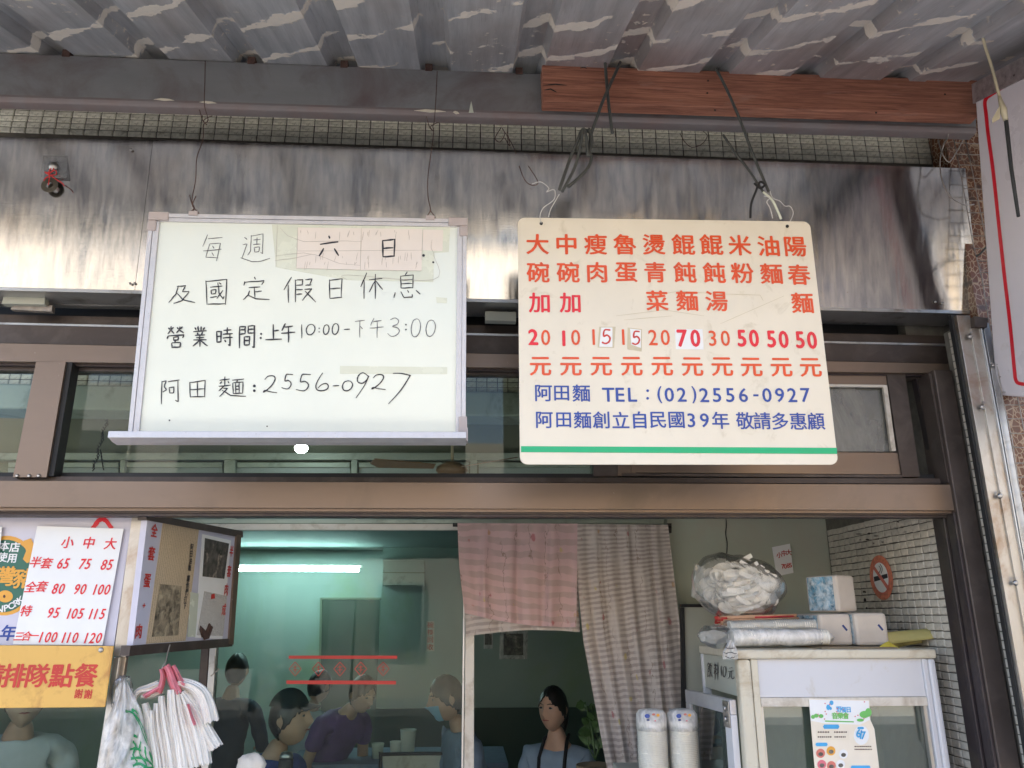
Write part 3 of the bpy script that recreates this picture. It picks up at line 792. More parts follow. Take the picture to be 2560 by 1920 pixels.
# ================================================================== awning roof
RZ = P(1215, 180, 2.2).z
SL = math.radians(19.0)
roof = thing('awning_roof', (0, 2.2, RZ), 'stained corrugated metal awning roof over the shop front', 'awning')
xr = P(1090, 160, 2.2).x
def roof_sheet(x0, x1, dz):
    mb = MB(); H = .036
    xs = [(x0, None)]
    k0 = math.floor((x0-xr)/.31)-1
    for k in range(k0, k0+12):
        c = xr+k*.31
        for dx, h in ((-.052, 0), (-.036, H), (.036, H), (.052, 0)):
            if x0 < c+dx < x1: xs.append((c+dx, h))
        for dx in (.11, .155, .20):
            if x0 < c+dx < x1: xs.append((c+dx, .002 if dx == .155 else 0))
    def hh(x):
        d = (x-xr+.155) % .31-.155
        a = abs(d)
        return H if a <= .036 else (0 if a >= .052 else H*(.052-a)/.016)
    xs = sorted(set([x0, x1]+[x for x, _ in xs[1:]]))
    ys = [-.95+.0875*i for i in range(17)]
    rnd = random.Random(int(x0*100))
    P_ = []
    for y in ys:
        for x in xs: P_.append(V((x, y, hh(x)+dz+.0012*math.sin(x*9+y*7))))
    n = len(xs); fs = []
    for j in range(len(ys)-1):
        for i in range(n-1): fs.append((j*n+i, j*n+i+1, (j+1)*n+i+1, (j+1)*n+i))
    mb.add(P_, fs)
    me = bpy.data.meshes.new('roof_sheet'); me.from_pydata([tuple(v) for v in mb.v], [], mb.f); me.materials.append(M['roof']); me.update()
    o = bpy.data.objects.new('roof_sheet', me); COL.objects.link(o); o.parent = roof
    o.rotation_euler = (SL, 0, 0)
    so = o.modifiers.new('solid', 'SOLIDIFY'); so.thickness = .0008; so.offset = 1
    return o
xs1 = P(655, 155, 2.2).x; xs2 = P(1569, 165, 2.2).x
roof_sheet(xs1-1.86, xs1-.89, .0); roof_sheet(xs1-.93, xs1, .003); roof_sheet(xs1-.03, xs2+.02, .0); roof_sheet(xs2, xs2+1.0, -.003); roof_sheet(xs2+.96, xs2+1.9, .002)
# flashing strip that closes the roof against the wall
MB().box((-4, 2.46, RZ+.05), (3.2, 2.519, RZ+.30)).build('flashing', M['purlin'], roof)
MB().box((-4, 1.28, RZ-.40), (3.2, 1.34, RZ-.335)).build('outer_purlin', M['purlin'], roof)

# eave beam: lipped steel channel, front web and rounded bottom flange
beam = thing('steel_beam', P(600, 250, 2.2), 'long grey painted steel beam running under the corrugated awning', 'beam')
def beam_pt(x, f, Y):
    yt = 133+(180.5-133)*x/1215; yb = 238+.033*x
    return P(x, yt+(yb-yt)*f, Y)
A, B = beam_pt(-160, 0, 2.2), beam_pt(2440, 0, 2.2)
A2, B2 = beam_pt(-160, 1, 2.2), beam_pt(2440, 1, 2.2)
MB().hexa([A, A2, B2, B, A+V((0, .04, 0)), A2+V((0, .04, 0)), B2+V((0, .04, 0)), B+V((0, .04, 0))]).build('web', M['purlin'], beam)
prof = [(-.001, .002), (-.001, -.006), (.003, -.014), (.008, -.019), (.020, -.021), (.042, -.021), (.042, .0)]
n = len(prof)
MB().add([A2+V((0, y, z)) for y, z in prof]+[B2+V((0, y, z)) for y, z in prof], [(i, i+1, n+i+1, n+i) for i in range(n-1)]+[tuple(range(n)), tuple(range(n, 2*n))], smooth=False).build('bottom_flange', M['purlin_low'], beam)
mbp = MB()
for px, py, w in ((410, 249, 26), (520, 256, 22), (1075, 277, 40), (1140, 281, 8)):
    s = [(px-w, py-1), (px-w*.3, py-4), (px+w*.5, py-2), (px+w, py+2), (px, py+3)]
    mbp.slab(s, 2.1985, .003)
mbp.build('paint_scab', M['sign_cream'], beam)
MB().slab([(1178, 252), (1184, 281), (1172, 281)], 2.198, .003).build('tape_tag', M['tape'], beam)
for px in (165, 628, 1072, 860, 1298):
    p = beam_pt(px, 0, 2.2)
    MB().box(p+V((-.012, -.004, -.004)), p+V((.012, .02, .022))).build('rusty_clip', M['rust'], beam)

wood = thing('wood_beam', P(1900, 230, 2.12), 'reddish brown wooden beam lashed in front of the grey steel beam', 'beam')
wl, wr = 2.125, 2.125
wmb = MB().slab([(1355, 161), (2445, 200), (2449, 289), (1357, 254)], wl, .05)
wmb.build('timber', M['wood'], wood, bevel=.004)
for (a, b, w) in (((1358, 214), (1418, 214), 3.0), ((1360, 226), (1392, 231), 3.5), ((1450, 171), (1468, 172), 3)):
    s = Surface(P(1355, 200, wl), (1, 0, 0), (0, 0, 1))
    s.ribbon([[a, ((a[0]+b[0])/2, a[1]-3), b]], w, lift=.001, ends=.2).build('crack', M['black'], wood)
for px, py in ((1770, 202), (1768, 233), (2162, 197), (2190, 282), (1787, 276), (2362, 236)):
    MB().lathe([(.0035, 0), (.0035, .002)], P(px, py, wl)+V((0, .0005, 0)), 8, ax=Matrix.Rotation(math.pi/2, 3, 'X')).build('nail', M['rust'], wood)

# ================================================================== whiteboard
def eulR(ax, ay, az):
    return Matrix.Rotation(math.radians(az), 3, 'Z') @ Matrix.Rotation(math.radians(ax), 3, 'X') @ Matrix.Rotation(math.radians(ay), 3, 'Y')
R = eulR(4.45, -.68, .08); wc = V((-.469, 2.10, 2.457)); W2, H2 = .9217/2, .6531/2
wb = thing('whiteboard', wc, 'whiteboard with handwritten opening hours in an aluminium frame hanging from the awning', 'whiteboard')
def L(x, y, z): return wc + R @ V((x, y, z))
def lbox(a, b, name, m, par, bevel=0, RR=None, cc=None):
    RR = R if RR is None else RR; cc = wc if cc is None else cc
    a, b = V(a), V(b)
    p = [cc + RR @ V((x, y, z)) for y in (a.y, b.y) for x, z in ((a.x, b.z), (a.x, a.z), (b.x, a.z), (b.x, b.z))]
    return MB().hexa(p).build(name, m, par, bevel=bevel)
lbox((-W2+.01, .002, -H2+.01), (W2-.01, .012, H2-.01), 'board', M['whiteboard'], wb)
lbox((-W2, -.006, -H2+.004), (-W2+.012, .016, H2-.03), 'side_rail', M['alu_light'], wb, .001)
lbox((-W2+.0125, -.004, -H2+.004), (-W2+.029, .016, H2-.024), 'side_rail', M['alu_light'], wb, .001)
lbox((W2-.028, -.004, -H2+.004), (W2-.0125, .016, H2-.024), 'side_rail', M['alu_light'], wb, .001)
lbox((W2-.012, -.006, -H2+.004), (W2, .016, H2-.03), 'side_rail', M['alu_light'], wb, .001)
lbox((-W2+.03, -.006, H2-.012), (W2-.03, .016, H2), 'top_rail', M['alu_light'], wb, .001)
lbox((-W2+.03, -.003, H2-.024), (W2-.03, .015, H2-.0125), 'top_rail', M['alu_light'], wb, .001)
for sx in (-1, 1):
    x0, x1 = sorted((sx*(W2+.003), sx*(W2-.055)))
    mbc = MB()
    for a, b in (((x0, -.009, H2-.022), (x1, .018, H2+.004)), ((sx*(W2+.003) if sx < 0 else W2-.022, -.009, H2-.055), (-W2+.022 if sx < 0 else W2+.003, .018, H2-.0225))):
        a, b = V(a), V(b)
        mbc.hexa([L(x, y, z) for y in (a.y, b.y) for x, z in ((a.x, b.z), (a.x, a.z), (b.x, a.z), (b.x, b.z))])
    mbc.build('corner_cap', M['plastic_corner'], wb, bevel=.003)
lbox((W2-.02, -.010, -H2-.012), (W2+.004, .018, -H2+.055), 'corner_cap', M['plastic_corner'], wb, .002)
# pen tray: front lip and sloped underside
zt_ = -H2+.004
tr = [(-.058, zt_), (-.060, zt_-.018), (-.052, zt_-.019), (-.030, zt_-.026), (.0, zt_-.030), (.014, zt_-.024), (.014, zt_-.002), (-.004, zt_-.004), (-.050, zt_-.012), (-.054, zt_)]
n = len(tr); xa, xb = -W2-.028, W2+.0015
MB().add([L(xa, y, z) for y, z in tr]+[L(xb, y, z) for y, z in tr], [(i, (i+1) % n, n+(i+1) % n, n+i) for i in range(n)]+[tuple(range(n))[::-1], tuple(range(n, 2*n))]).build('pen_tray', M['alu_light'], wb, bevel=.0012)
lbox((xb+.0005, -.056, zt_-.024), (xb+.0045, .012, zt_+.012), 'tray_end', M['plastic_corner'], wb, .001)
hang = []
for px in (485, 1076):
    pt = PN(px, 533, L(0, 0, 0), R @ V((0, -1, 0)))
    q = R.transposed() @ (pt-wc)
    lbox((q.x-.013, -.010, H2-.006), (q.x+.013, -.004, H2+.008), 'hanger_clip', M['plastic_corner'], wb, .0015)
    hang.append(L(q.x, -.003, H2+.006))
bs = Surface(L(0, .0015, 0), R @ V((1, 0, 0)), R @ V((0, 0, 1)))
# taped paper patches
bs.quad([(680, 562), (1125, 568), (1122, 630), (1085, 632), (1083, 705), (868, 700), (690, 668)], .0006).build('clear_tape', M['tape'], wb)
bs.quad([(745, 569), (903, 571), (900, 675), (741, 671)], .0014).build('taped_paper', M['paper_tape'], wb)
bs.quad([(904, 571), (1056, 573), (1054, 677), (901, 676)], .0014).build('taped_paper', M['paper_tape'], wb)
bs.quad([(1057, 574), (1108, 575), (1106, 628), (1056, 626)], .0012).build('taped_paper', M['paper_tape'], wb)
cr = []
rc = random.Random(3)
for k in range(46):
    x = rc.uniform(750, 1050); y = rc.choice((576, 580, 640, 632, 655)); cr.append([(x, y), (x+rc.uniform(-5, 3), y+rc.uniform(6, 24))])
cr += [[(700, 570), (720, 590), (760, 605), (850, 603), (905, 604)], [(690, 640), (760, 633), (800, 640), (850, 660), (900, 664)], [(688, 652), (742, 645), (780, 636)],
       [(903, 572), (901, 676)], [(745, 628), (1054, 626)], [(741, 671), (901, 676), (1054, 678)], [(745, 569), (741, 671)], [(1057, 574), (1055, 650)], [(868, 700), (870, 688), (1083, 700), (1085, 640), (1078, 620), (1080, 600)], [(694, 562), (690, 668)]]
bs.ribbon(cr, .9, lift=.0019, jit=.6).build('tape_creases', M['crease'], wb)
bs.quad([(850, 915), (1118, 918), (1118, 935), (850, 934)], .0004).build('tape_residue', M['tape'], wb)
bs.quad([(1090, 743), (1118, 745), (1117, 758), (1092, 757)], .0004).build('tape_residue', M['tape'], wb)

HW = {
 '每': [[(22,0),(0,45)],[(25,15),(90,10)],[(32,35),(15,85),(70,88)],[(32,35),(80,33),(62,100)],[(45,42),(52,52)],[(2,62),(85,55)],[(42,68),(50,80)]],
 '週': [[(42,5),(40,60),(28,75)],[(42,8),(90,0),(88,70),(80,65)],[(52,22),(80,19)],[(66,12),(65,36)],[(50,38),(80,36)],[(54,48),(56,64)],[(54,48),(76,46),(74,62),(56,64)],[(15,12),(26,20)],[(8,38),(25,35),(5,85)],[(0,84),(45,98),(82,96),(118,86)]],
 '六': [[(50,0),(54,14)],[(5,42),(98,30)],[(24,62),(0,100)],[(78,62),(100,98)]],
 '日': [[(10,5),(12,100)],[(10,8),(90,0),(85,98)],[(12,52),(80,48)],[(12,100),(90,95)]],
 '及': [[(40,5),(30,50),(0,95)],[(35,10),(70,5),(58,38),(85,35)],[(85,38),(55,85),(20,100)],[(35,45),(60,80),(110,95)]],
 '國': [[(0,5),(5,100)],[(0,8),(98,0),(92,100)],[(20,30),(78,26)],[(25,42),(26,58)],[(25,42),(48,40),(46,56),(26,58)],[(20,72),(52,67)],[(55,12),(62,55),(82,78),(86,66)],[(80,42),(52,76)],[(62,12),(72,20)],[(8,98),(90,96)]],
 '定': [[(48,0),(52,12)],[(8,20),(5,38)],[(8,24),(88,18),(78,35)],[(25,48),(72,44)],[(48,46),(50,88)],[(50,66),(78,62)],[(28,60),(22,80),(2,100)],[(22,80),(55,95),(110,98)]],
 '假': [[(25,0),(0,50)],[(14,30),(15,100)],[(38,10),(38,98)],[(38,12),(62,10),(60,30),(40,32)],[(40,50),(62,48)],[(40,68),(60,66)],[(70,10),(92,8),(85,28)],[(70,32),(90,30)],[(68,48),(92,45),(60,92)],[(70,55),(105,98)]],
 '休': [[(28,0),(0,55)],[(15,30),(15,100)],[(38,28),(98,22)],[(66,5),(66,100)],[(64,32),(38,75)],[(68,32),(100,65)]],
 '息': [[(50,0),(42,12)],[(25,14),(26,60)],[(25,16),(72,12),(70,60)],[(27,30),(68,28)],[(27,44),(68,42)],[(26,60),(70,58)],[(5,75),(0,95)],[(25,72),(38,95),(68,92),(68,82)],[(50,68),(56,76)],[(82,68),(98,82)]],
 '營': [[(8,6),(16,16)],[(36,4),(26,16)],[(24,0),(22,18),(4,36)],[(22,18),(40,34)],[(56,4),(64,14)],[(88,2),(76,14)],[(74,0),(70,16),(54,32)],[(70,16),(94,32)],[(5,46),(0,60)],[(5,46),(98,40),(88,55)],[(36,52),(64,50),(62,64),(38,66),(36,52)],[(48,67),(44,76)],[(26,78),(76,76),(74,98),(28,100),(26,78)]],
 '業': [[(38,0),(40,22)],[(58,0),(57,22)],[(18,6),(26,18)],[(80,4),(70,18)],[(8,26),(92,22)],[(34,30),(38,40)],[(66,28),(60,40)],[(18,44),(82,42)],[(26,56),(76,54)],[(10,68),(92,66)],[(49,44),(50,100)],[(46,70),(6,98)],[(54,70),(98,96)]],
 '時': [[(5,20),(6,80)],[(5,22),(32,20),(30,78)],[(6,48),(30,46)],[(6,78),(31,76)],[(45,16),(92,12)],[(68,0),(68,34)],[(40,36),(100,32)],[(42,56),(100,52)],[(84,38),(84,98),(72,90)],[(52,66),(60,78)]],
 '間': [[(6,4),(4,100)],[(6,6),(40,4),(38,38)],[(8,20),(38,18)],[(8,38),(38,36)],[(58,4),(58,36)],[(58,4),(96,0),(92,98),(82,92)],[(60,18),(92,16)],[(60,34),(92,32)],[(34,50),(34,86)],[(34,50),(66,48),(65,84)],[(35,66),(64,65)],[(34,86),(65,84)]],
 '上': [[(48,0),(48,92)],[(48,40),(82,36)],[(0,95),(100,90)]],
 '午': [[(30,0),(5,40)],[(24,20),(85,14)],[(0,55),(100,48)],[(54,18),(52,105)]],
 '下': [[(0,12),(100,4)],[(50,10),(50,100)],[(54,38),(80,52)]],
 '阿': [[(10,5),(8,110)],[(10,8),(32,4),(22,30),(34,45),(14,55)],[(42,8),(100,0)],[(48,34),(50,60)],[(48,34),(72,32),(70,58),(50,60)],[(92,4),(94,100),(78,92)]],
 '田': [[(0,15),(5,95)],[(0,18),(95,5),(92,95)],[(48,12),(50,92)],[(5,56),(90,50)],[(5,95),(92,92)]],
 '麵': [[(5,22),(46,16)],[(26,4),(26,50)],[(14,28),(6,38)],[(38,26),(44,36)],[(2,50),(50,44)],[(22,50),(2,72)],[(20,60),(38,58),(5,98)],[(15,68),(50,92),(112,96)],[(56,22),(104,16)],[(78,18),(74,32)],[(58,34),(60,84)],[(58,34),(100,30),(98,82)],[(70,34),(71,82)],[(84,33),(84,80)],[(70,50),(84,49)],[(70,64),(84,63)],[(60,84),(98,82)]],
 '2': [[(12,22),(35,2),(72,0),(86,18),(62,56),(20,88),(2,96),(14,86),(50,94),(100,100)]],
 '5': [[(98,4),(60,2),(40,6),(30,44),(58,42),(80,56),(78,78),(50,96),(0,88)]],
 '6': [[(58,0),(26,36),(6,70),(14,94),(48,100),(88,92),(100,74),(84,60),(50,66),(20,86)]],
 '0': [[(55,0),(22,14),(4,55),(16,92),(50,100),(84,78),(98,38),(82,8),(55,0)]],
 '9': [[(96,14),(60,0),(26,12),(20,34),(50,42),(84,30),(100,12),(70,50),(8,100)]],
 '7': [[(24,2),(60,2),(98,8),(100,12),(60,56),(4,100)]],
 '1': [[(50,0),(50,100)]],
 '3': [[(22,10),(60,0),(88,14),(78,34),(40,46),(80,54),(96,72),(70,94),(30,100),(0,84)]],
 '料': [[(10,10),(18,22)],[(42,8),(34,22)],[(4,34),(50,30)],[(26,2),(26,98)],[(26,38),(4,66)],[(28,40),(44,56)],[(58,14),(68,24)],[(56,36),(66,46)],[(50,66),(100,56)],[(84,0),(84,100)]],
 '飲': [[(24,0),(2,26)],[(24,4),(46,20)],[(12,26),(38,24),(36,60),(14,62),(12,26)],[(14,44),(36,42)],[(12,62),(14,96),(40,84)],[(62,4),(52,34)],[(58,22),(94,18),(86,32)],[(74,30),(68,62),(50,98)],[(72,56),(100,96)]],
 '元': [[(25,8),(78,4)],[(4,36),(98,30)],[(38,36),(30,76),(4,98)],[(60,34),(60,88),(74,96),(98,92),(98,76)]],
}
def hand(surface, items, w, m, name, par, lift=.0012, jit=.5):
    for ch, x0, y0, x1, y1 in items:
        mb = MB()
        sts = [[(x0+(x1-x0)*a/100, y0+(y1-y0)*b/100) for a, b in st] for st in HW[ch]]
        surface.ribbon(sts, w, lift, jit, mb, smooth=ch in '2356790')
        o = mb.build('handwritten_character', m, par)
    return o
hand(bs, [('每', 507, 587, 562, 653), ('週', 602, 585, 664, 656)], 2.0, M['ink_fade'], 'handwriting', wb)
hand(bs, [('六', 798, 590, 847, 641), ('日', 953, 599, 991, 643)], 4.4, M['ink'], 'handwriting', wb, lift=.0022)
hand(bs, [('及', 422, 712, 482, 759), ('國', 515, 699, 568, 762), ('定', 607, 692, 668, 750), ('假', 710, 693, 786, 757), ('日', 820, 697, 859, 746), ('休', 902, 682, 957, 747), ('息', 985, 680, 1052, 748)], 2.9, M['ink'], 'handwriting', wb)
hand(bs, [('營', 418, 816, 462, 869), ('業', 480, 816, 520, 867), ('時', 540, 819, 582, 866), ('間', 597, 814, 638, 871), ('上', 664, 811, 705, 852), ('午', 703, 809, 738, 854)], 3.8, M['ink'], 'handwriting', wb)
hand(bs, [('1', 752, 811, 757, 846), ('0', 765, 811, 788, 837), ('0', 808, 812, 823, 836), ('0', 830, 809, 847, 836)], 2.8, M['ink'], 'handwriting', wb)
hand(bs, [('下', 887, 799, 912, 844), ('午', 925, 795, 959, 842), ('3', 969, 795, 1000, 841), ('0', 1027, 797, 1052, 842), ('0', 1064, 800, 1089, 841)], 2.1, M['ink_fade'], 'handwriting', wb)
hand(bs, [('阿', 400, 950, 449, 1005), ('田', 474, 949, 515, 995), ('麵', 546, 939, 608, 993), ('2', 658, 940, 693, 982), ('5', 704, 935, 733, 974), ('5', 740, 935, 778, 979), ('6', 788, 932, 821, 977), ('0', 855, 952, 882, 977), ('9', 887, 932, 922, 995), ('2', 929, 937, 964, 974), ('7', 969, 932, 1024, 1010)], 3.0, M['ink'], 'handwriting', wb)
mbd = MB()
for x, y, r in ((653, 835, 2.6), (652, 845, 2.6), (798, 821, 1.6), (798, 830, 1.6), (1015, 812, 2), (1015, 824, 2), (636, 965, 3.6), (636, 977, 3.4), (1059, 639, 3.4), (1083, 656, 2.6), (424, 1051, 2), (668, 1066, 1.8)):
    bs.disc(x, y, r, lift=.0014, n=12).build('ink_dot', M['ink'], wb)
bs.ribbon([[(860, 824), (875, 823)], [(832, 965), (848, 964)]], 3.0).build('handwriting', M['ink'], wb)

# ================================================================== printed menu sign
Rm = eulR(1.65, -.42, -1.04); mc = V((.5966, 2.10, 2.4387)); MW, MH = .9033/2, .7568/2
ms = thing('menu_sign', mc, 'cream menu sign with orange characters, prices and blue telephone line hung on grey cables', 'sign')
def rr(w, h, r, y, n=5):
    pts = []
    for cx, cz, a0 in ((w-r, h-r, 0), (-w+r, h-r, 90), (-w+r, -h+r, 180), (w-r, -h+r, 270)):
        for k in range(n+1):
            a = math.radians(a0+90*k/n); pts.append(mc + Rm @ V((cx+r*math.cos(a), y, cz+r*math.sin(a))))
    return pts
MB().poly(rr(MW, MH, .022, 0)[::-1], Rm @ V((0, .005, 0))).build('plate', M['sign_cream'], ms, bevel=.001)
sg = Surface(mc + Rm @ V((0, 0, 0)), Rm @ V((1, 0, 0)), Rm @ V((0, 0, 1)))
E_ = 52
org = [('大',1343.7,610.8),('中',1416,611),('瘦',1489,611),('魯',1561.7,611.3),('燙',1634.5,611.5),('餛',1707.7,611.8),('餛',1778,612),('米',1849,613.5),('油',1920.6,615.5),('陽',1988,617),
       ('碗',1345,681),('碗',1420,681),('肉',1492.5,681),('蛋',1565,681),('青',1637.7,681),('飩',1711.8,681),('飩',1785,682),('粉',1855.5,683),('麵',1928,684.5),('春',1997,687),
       ('菜',1642.5,752),('麵',1717.4,752),('湯',1791,753),('麵',2005.5,757.5),
       ('元',1351,916),('元',1427,916),('元',1503,916),('元',1579,916),('元',1655,916),('元',1730.6,917),('元',1805,917),('元',1878.4,918),('元',1953,918.5),('元',2026,919)]
sg.glyphs([(c, x, y, E_, 1.02) for c, x, y in org], fat=.024).build('lettering', M['orange'], ms)
sg.glyphs([(c, x, y, 38, .86) for c, x, y in (('0',1364,844),('0',1439,844),('1',1484,843),('1',1558,843),('2',1632,844),('0',1663,844),('3',1781,846),('0',1813,846))], fat=.012).build('lettering', M['orange'], ms)
sg.glyphs([('加',1348,757,52,1.0),('加',1425,757,52,1.0)], fat=.022).build('lettering', M['red'], ms)
sg.glyphs([('2',1333,843,38,.9),('1',1409.4,846,37,.9)], fat=.03).build('lettering', M['red'], ms)
sg.quad([(1687, 823), (1756, 823), (1759, 874), (1690, 873)], .0008).build('price_patch', M['paper'], ms)
sg.quad([(1498, 817), (1539, 817), (1535, 870), (1494, 869)], .0006).build('price_tape', M['tape_tan'], ms)
sg.quad([(1503, 819), (1531, 819), (1531, 868), (1498, 867)], .0012).build('price_patch', M['paper'], ms)
sg.quad([(1569, 819), (1605, 823), (1604, 879), (1568, 873)], .0006).build('price_tape', M['tape_tan'], ms)
sg.quad([(1575, 822), (1602, 825), (1602, 870), (1578, 862)], .0012).build('price_patch', M['paper'], ms)
sg.quad([(1843, 825), (1898, 826), (1899, 872), (1842, 871)], .0004).build('price_patch', M['sign_cream'], ms)
sg.glyphs([('7',1705,846,41,.84),('0',1738,846,41,.8),('5',1854,846,40,.82),('0',1884.5,846,41,.8),('5',1928,848,40,.82),('0',1958.5,849,41,.8),('5',1999.5,850,40,.82),('0',2029.6,851,41,.8)], lift=.0016, fat=.034).build('lettering', M['red'], ms)
f5 = [(95, 2), (35, 2), (25, 45), (60, 38), (90, 58), (80, 85), (45, 98), (5, 88)]
sg.ribbon([[(1503+.24*a, 825+.35*b) for a, b in f5], [(1579+.21*a, 829+.33*b) for a, b in f5]], 4.2, lift=.0019, smooth=True, ends=.9).build('handwriting', M['redpaint'], ms)
sg.glyphs([('阿',1359,983,44),('田',1404,983,42),('麵',1453,983,44),('T',1520.5,987,34,1.0),('E',1550,987,34,1),('L',1581,987,34,1),('(',1649,987,42,.9),('0',1673,987,34,1),('2',1704,987,34,1),(')',1735,987,42,.9),
           ('2',1760,988,34,1),('5',1792,988,34,1),('5',1825,988,34,1),('6',1858,988,34,1),('0',1917,988,34,1),('9',1949,988,34,1),('2',1980,988,34,1),('7',2013,988,34,1),
           ('阿',1361,1050,44),('田',1409,1050,42),('麵',1456,1050,44),('創',1502.6,1050,44),('立',1551.5,1050,44),('自',1599,1050,44),('民',1644.6,1050,44),('國',1691,1050,44),('3',1728,1051,34,1),('9',1761,1051,34,1),('年',1801,1051,44),
           ('敬',1862,1052,44),('請',1905,1052,44),('多',1950,1053,44),('惠',1995,1053,44),('顧',2039.6,1053,44)], fat=.016).build('lettering', M['blue'], ms)
for x, y in ((1619, 977), (1619, 996)): sg.disc(x, y, 3.4, n=12).build('colon_dot', M['blue'], ms)
sg.quad([(1883, 986), (1896, 986), (1896, 991), (1883, 991)], .0012).build('dash', M['blue'], ms)
sg.quad([(1302.6, 1115.5), (2091.5, 1119.7), (2092.5, 1135), (1302.6, 1130.5)], .0012).build('green_stripe', M['green'], ms)
for x, y in ((1353, 559), (1968, 566)): sg.disc(x, y, 4.2, lift=.0012, n=14).build('hole', M['black'], ms)
sg.ribbon([[(1620, 740), (1700, 728), (1790, 735)], [(1540, 790), (1660, 775), (1760, 790)], [(1800, 735), (1900, 738), (1908, 752)], [(1800, 810), (1850, 788), (1960, 740)], [(1560, 800), (1680, 790)]], 1.0, lift=.0008).build('scratches', M['tape_tan'], ms)

# ================================================================== wires and cables
def wire(name, pts, r, m, label, cat='wire', group=None, sm=5):
    w3 = [P(*p) for p in pts]
    o = MB().tube(catmull(w3, sm), r, 7).build(name, m)
    return tag(o, label, cat, group)
YW = 2.17
for i, (pts, lab) in enumerate(((
        [(513, 152, 2.19), (512, 205, 2.185), (511, 262, 2.18), (520, 300, 2.17), (509, 312, 2.165), (507, 350, 2.15), (492, 395, 2.13), (489, 450, 2.12), (480, 500, 2.10), (486, 520, 2.09), (479, 533, 2.09), (487, 528, 2.09)], 'thin rusty wire holding the left end of the whiteboard'),
        ([(1093, 178, 2.19), (1090, 240, 2.185), (1086, 300, 2.18), (1082, 316, 2.17), (1084, 330, 2.165), (1078, 380, 2.15), (1070, 440, 2.13), (1070, 490, 2.12), (1076, 525, 2.09), (1066, 545, 2.09), (1088, 545, 2.09), (1076, 527, 2.09)], 'thin rusty wire holding the right end of the whiteboard'))):
    wire('hanging_wire', pts, .0014, M['rust'], lab)
for k, (x, y) in enumerate(((513, 300), (1080, 316))):
    wire('wire_twist', [(x-14, y-25, 2.165), (x-6, y+2, 2.16), (x+4, y+12, 2.155), (x-4, y+2, 2.15), (x+6, y-6, 2.15), (x+18, y-10, 2.15)], .0013, M['rust'], 'twisted knot of rusty wire above the %s end of the whiteboard' % ('left', 'right')[k])
wire('wire_hook', [(474, 488, 2.09), (480, 510, 2.085), (486, 520, 2.085), (474, 533, 2.085), (497, 535, 2.085), (487, 522, 2.085), (481, 512, 2.085), (490, 490, 2.09)], .0015, M['rust'], 'rusty wire hook at the left whiteboard clip')
wire('wire_twist', [(1252, 320, 2.17), (1238, 345, 2.16), (1250, 355, 2.16), (1262, 335, 2.16), (1256, 322, 2.165), (1280, 360, 2.15), (1290, 385, 2.14)], .0013, M['rust'], 'loose rusty wire under the grey beam left of the cable')
c1 = [(1513, 154, 2.085), (1516, 200, 2.08), (1523, 270, 2.08), (1531, 333, 2.09)]
wire('cable_end', c1, .0052, M['cable'], 'short loose end of grey cable over the wooden beam', 'cable')
wire('hanging_cable', [(1551, 155, 2.085), (1535, 190, 2.075), (1508, 250, 2.07), (1490, 300, 2.075), (1478, 335, 2.08), (1474, 370, 2.08), (1478, 400, 2.08), (1462, 430, 2.08), (1420, 468, 2.08)], .0052, M['cable'], 'grey cable looped over the wooden beam to the left end of the menu sign', 'cable')
wire('cable_knot', [(1474, 330, 2.07), (1456, 325, 2.065), (1444, 352, 2.065), (1424, 400, 2.07), (1398, 475, 2.08)], .0052, M['cable'], 'left strand of the grey cable knot above the menu sign', 'cable')
wire('cable_knot', [(1472, 322, 2.06), (1480, 350, 2.06), (1470, 390, 2.06), (1466, 345, 2.055), (1458, 322, 2.06), (1452, 360, 2.06), (1436, 420, 2.07), (1405, 480, 2.08)], .0050, M['cable'], 'thick knotted loop of the grey cable above the menu sign', 'cable')
wire('hanging_cable', [(1790, 172, 2.085), (1815, 220, 2.08), (1850, 300, 2.08), (1880, 380, 2.08), (1905, 440, 2.08), (1922, 480, 2.08)], .0046, M['cable'], 'long grey cable from the wooden beam to the right end of the menu sign', 'cable')
wire('hanging_cable', [(1808, 338, 2.12), (1840, 385, 2.10), (1868, 420, 2.09), (1892, 456, 2.08), (1908, 480, 2.08)], .0040, M['cable'], 'shorter frayed grey cable meeting the long one at the right', 'cable')
wire('cable_knot', [(1886, 458, 2.07), (1900, 470, 2.065), (1912, 462, 2.065), (1900, 455, 2.065), (1890, 478, 2.07), (1878, 510, 2.09), (1876, 545, 2.12)], .0038, M['black'], 'black tape and strand knotted at the right cable', 'cable')
wire('cable_end', [(1908, 480, 2.07), (1930, 500, 2.065), (1943, 525, 2.07), (1953, 548, 2.075)], .0038, M['tape'], 'pale stripped end of the right cable', 'cable')
wire('white_wire', [(1321, 415, 2.10), (1345, 455, 2.09), (1330, 463, 2.09), (1312, 450, 2.09), (1298, 415, 2.09)], .0014, M['rust'], 'loose brown curl of wire left of the menu sign hanger', 'wire')
wire('white_wire', [(1330, 460, 2.09), (1352, 455, 2.085), (1372, 470, 2.08), (1366, 480, 2.08), (1382, 474, 2.08), (1388, 480, 2.08), (1384, 500, 2.08), (1358, 520, 2.085), (1350, 540, 2.09), (1353, 558, 2.095)], .0013, M['white_wire'], 'thin white wire tying the left hole of the menu sign', 'wire')
wire('white_wire', [(1398, 486, 2.08), (1384, 510, 2.085), (1376, 525, 2.09), (1371, 543, 2.10)], .0013, M['white_wire'], 'second white wire strand behind the left corner of the menu sign', 'wire')
wire('white_wire', [(1925, 478, 2.075), (1932, 495, 2.07), (1950, 503, 2.07), (1962, 515, 2.075), (1975, 516, 2.08), (1983, 532, 2.085), (1976, 552, 2.09), (1968, 566, 2.094)], .0013, M['white_wire'], 'thin white wire tying the right hole of the menu sign', 'wire')
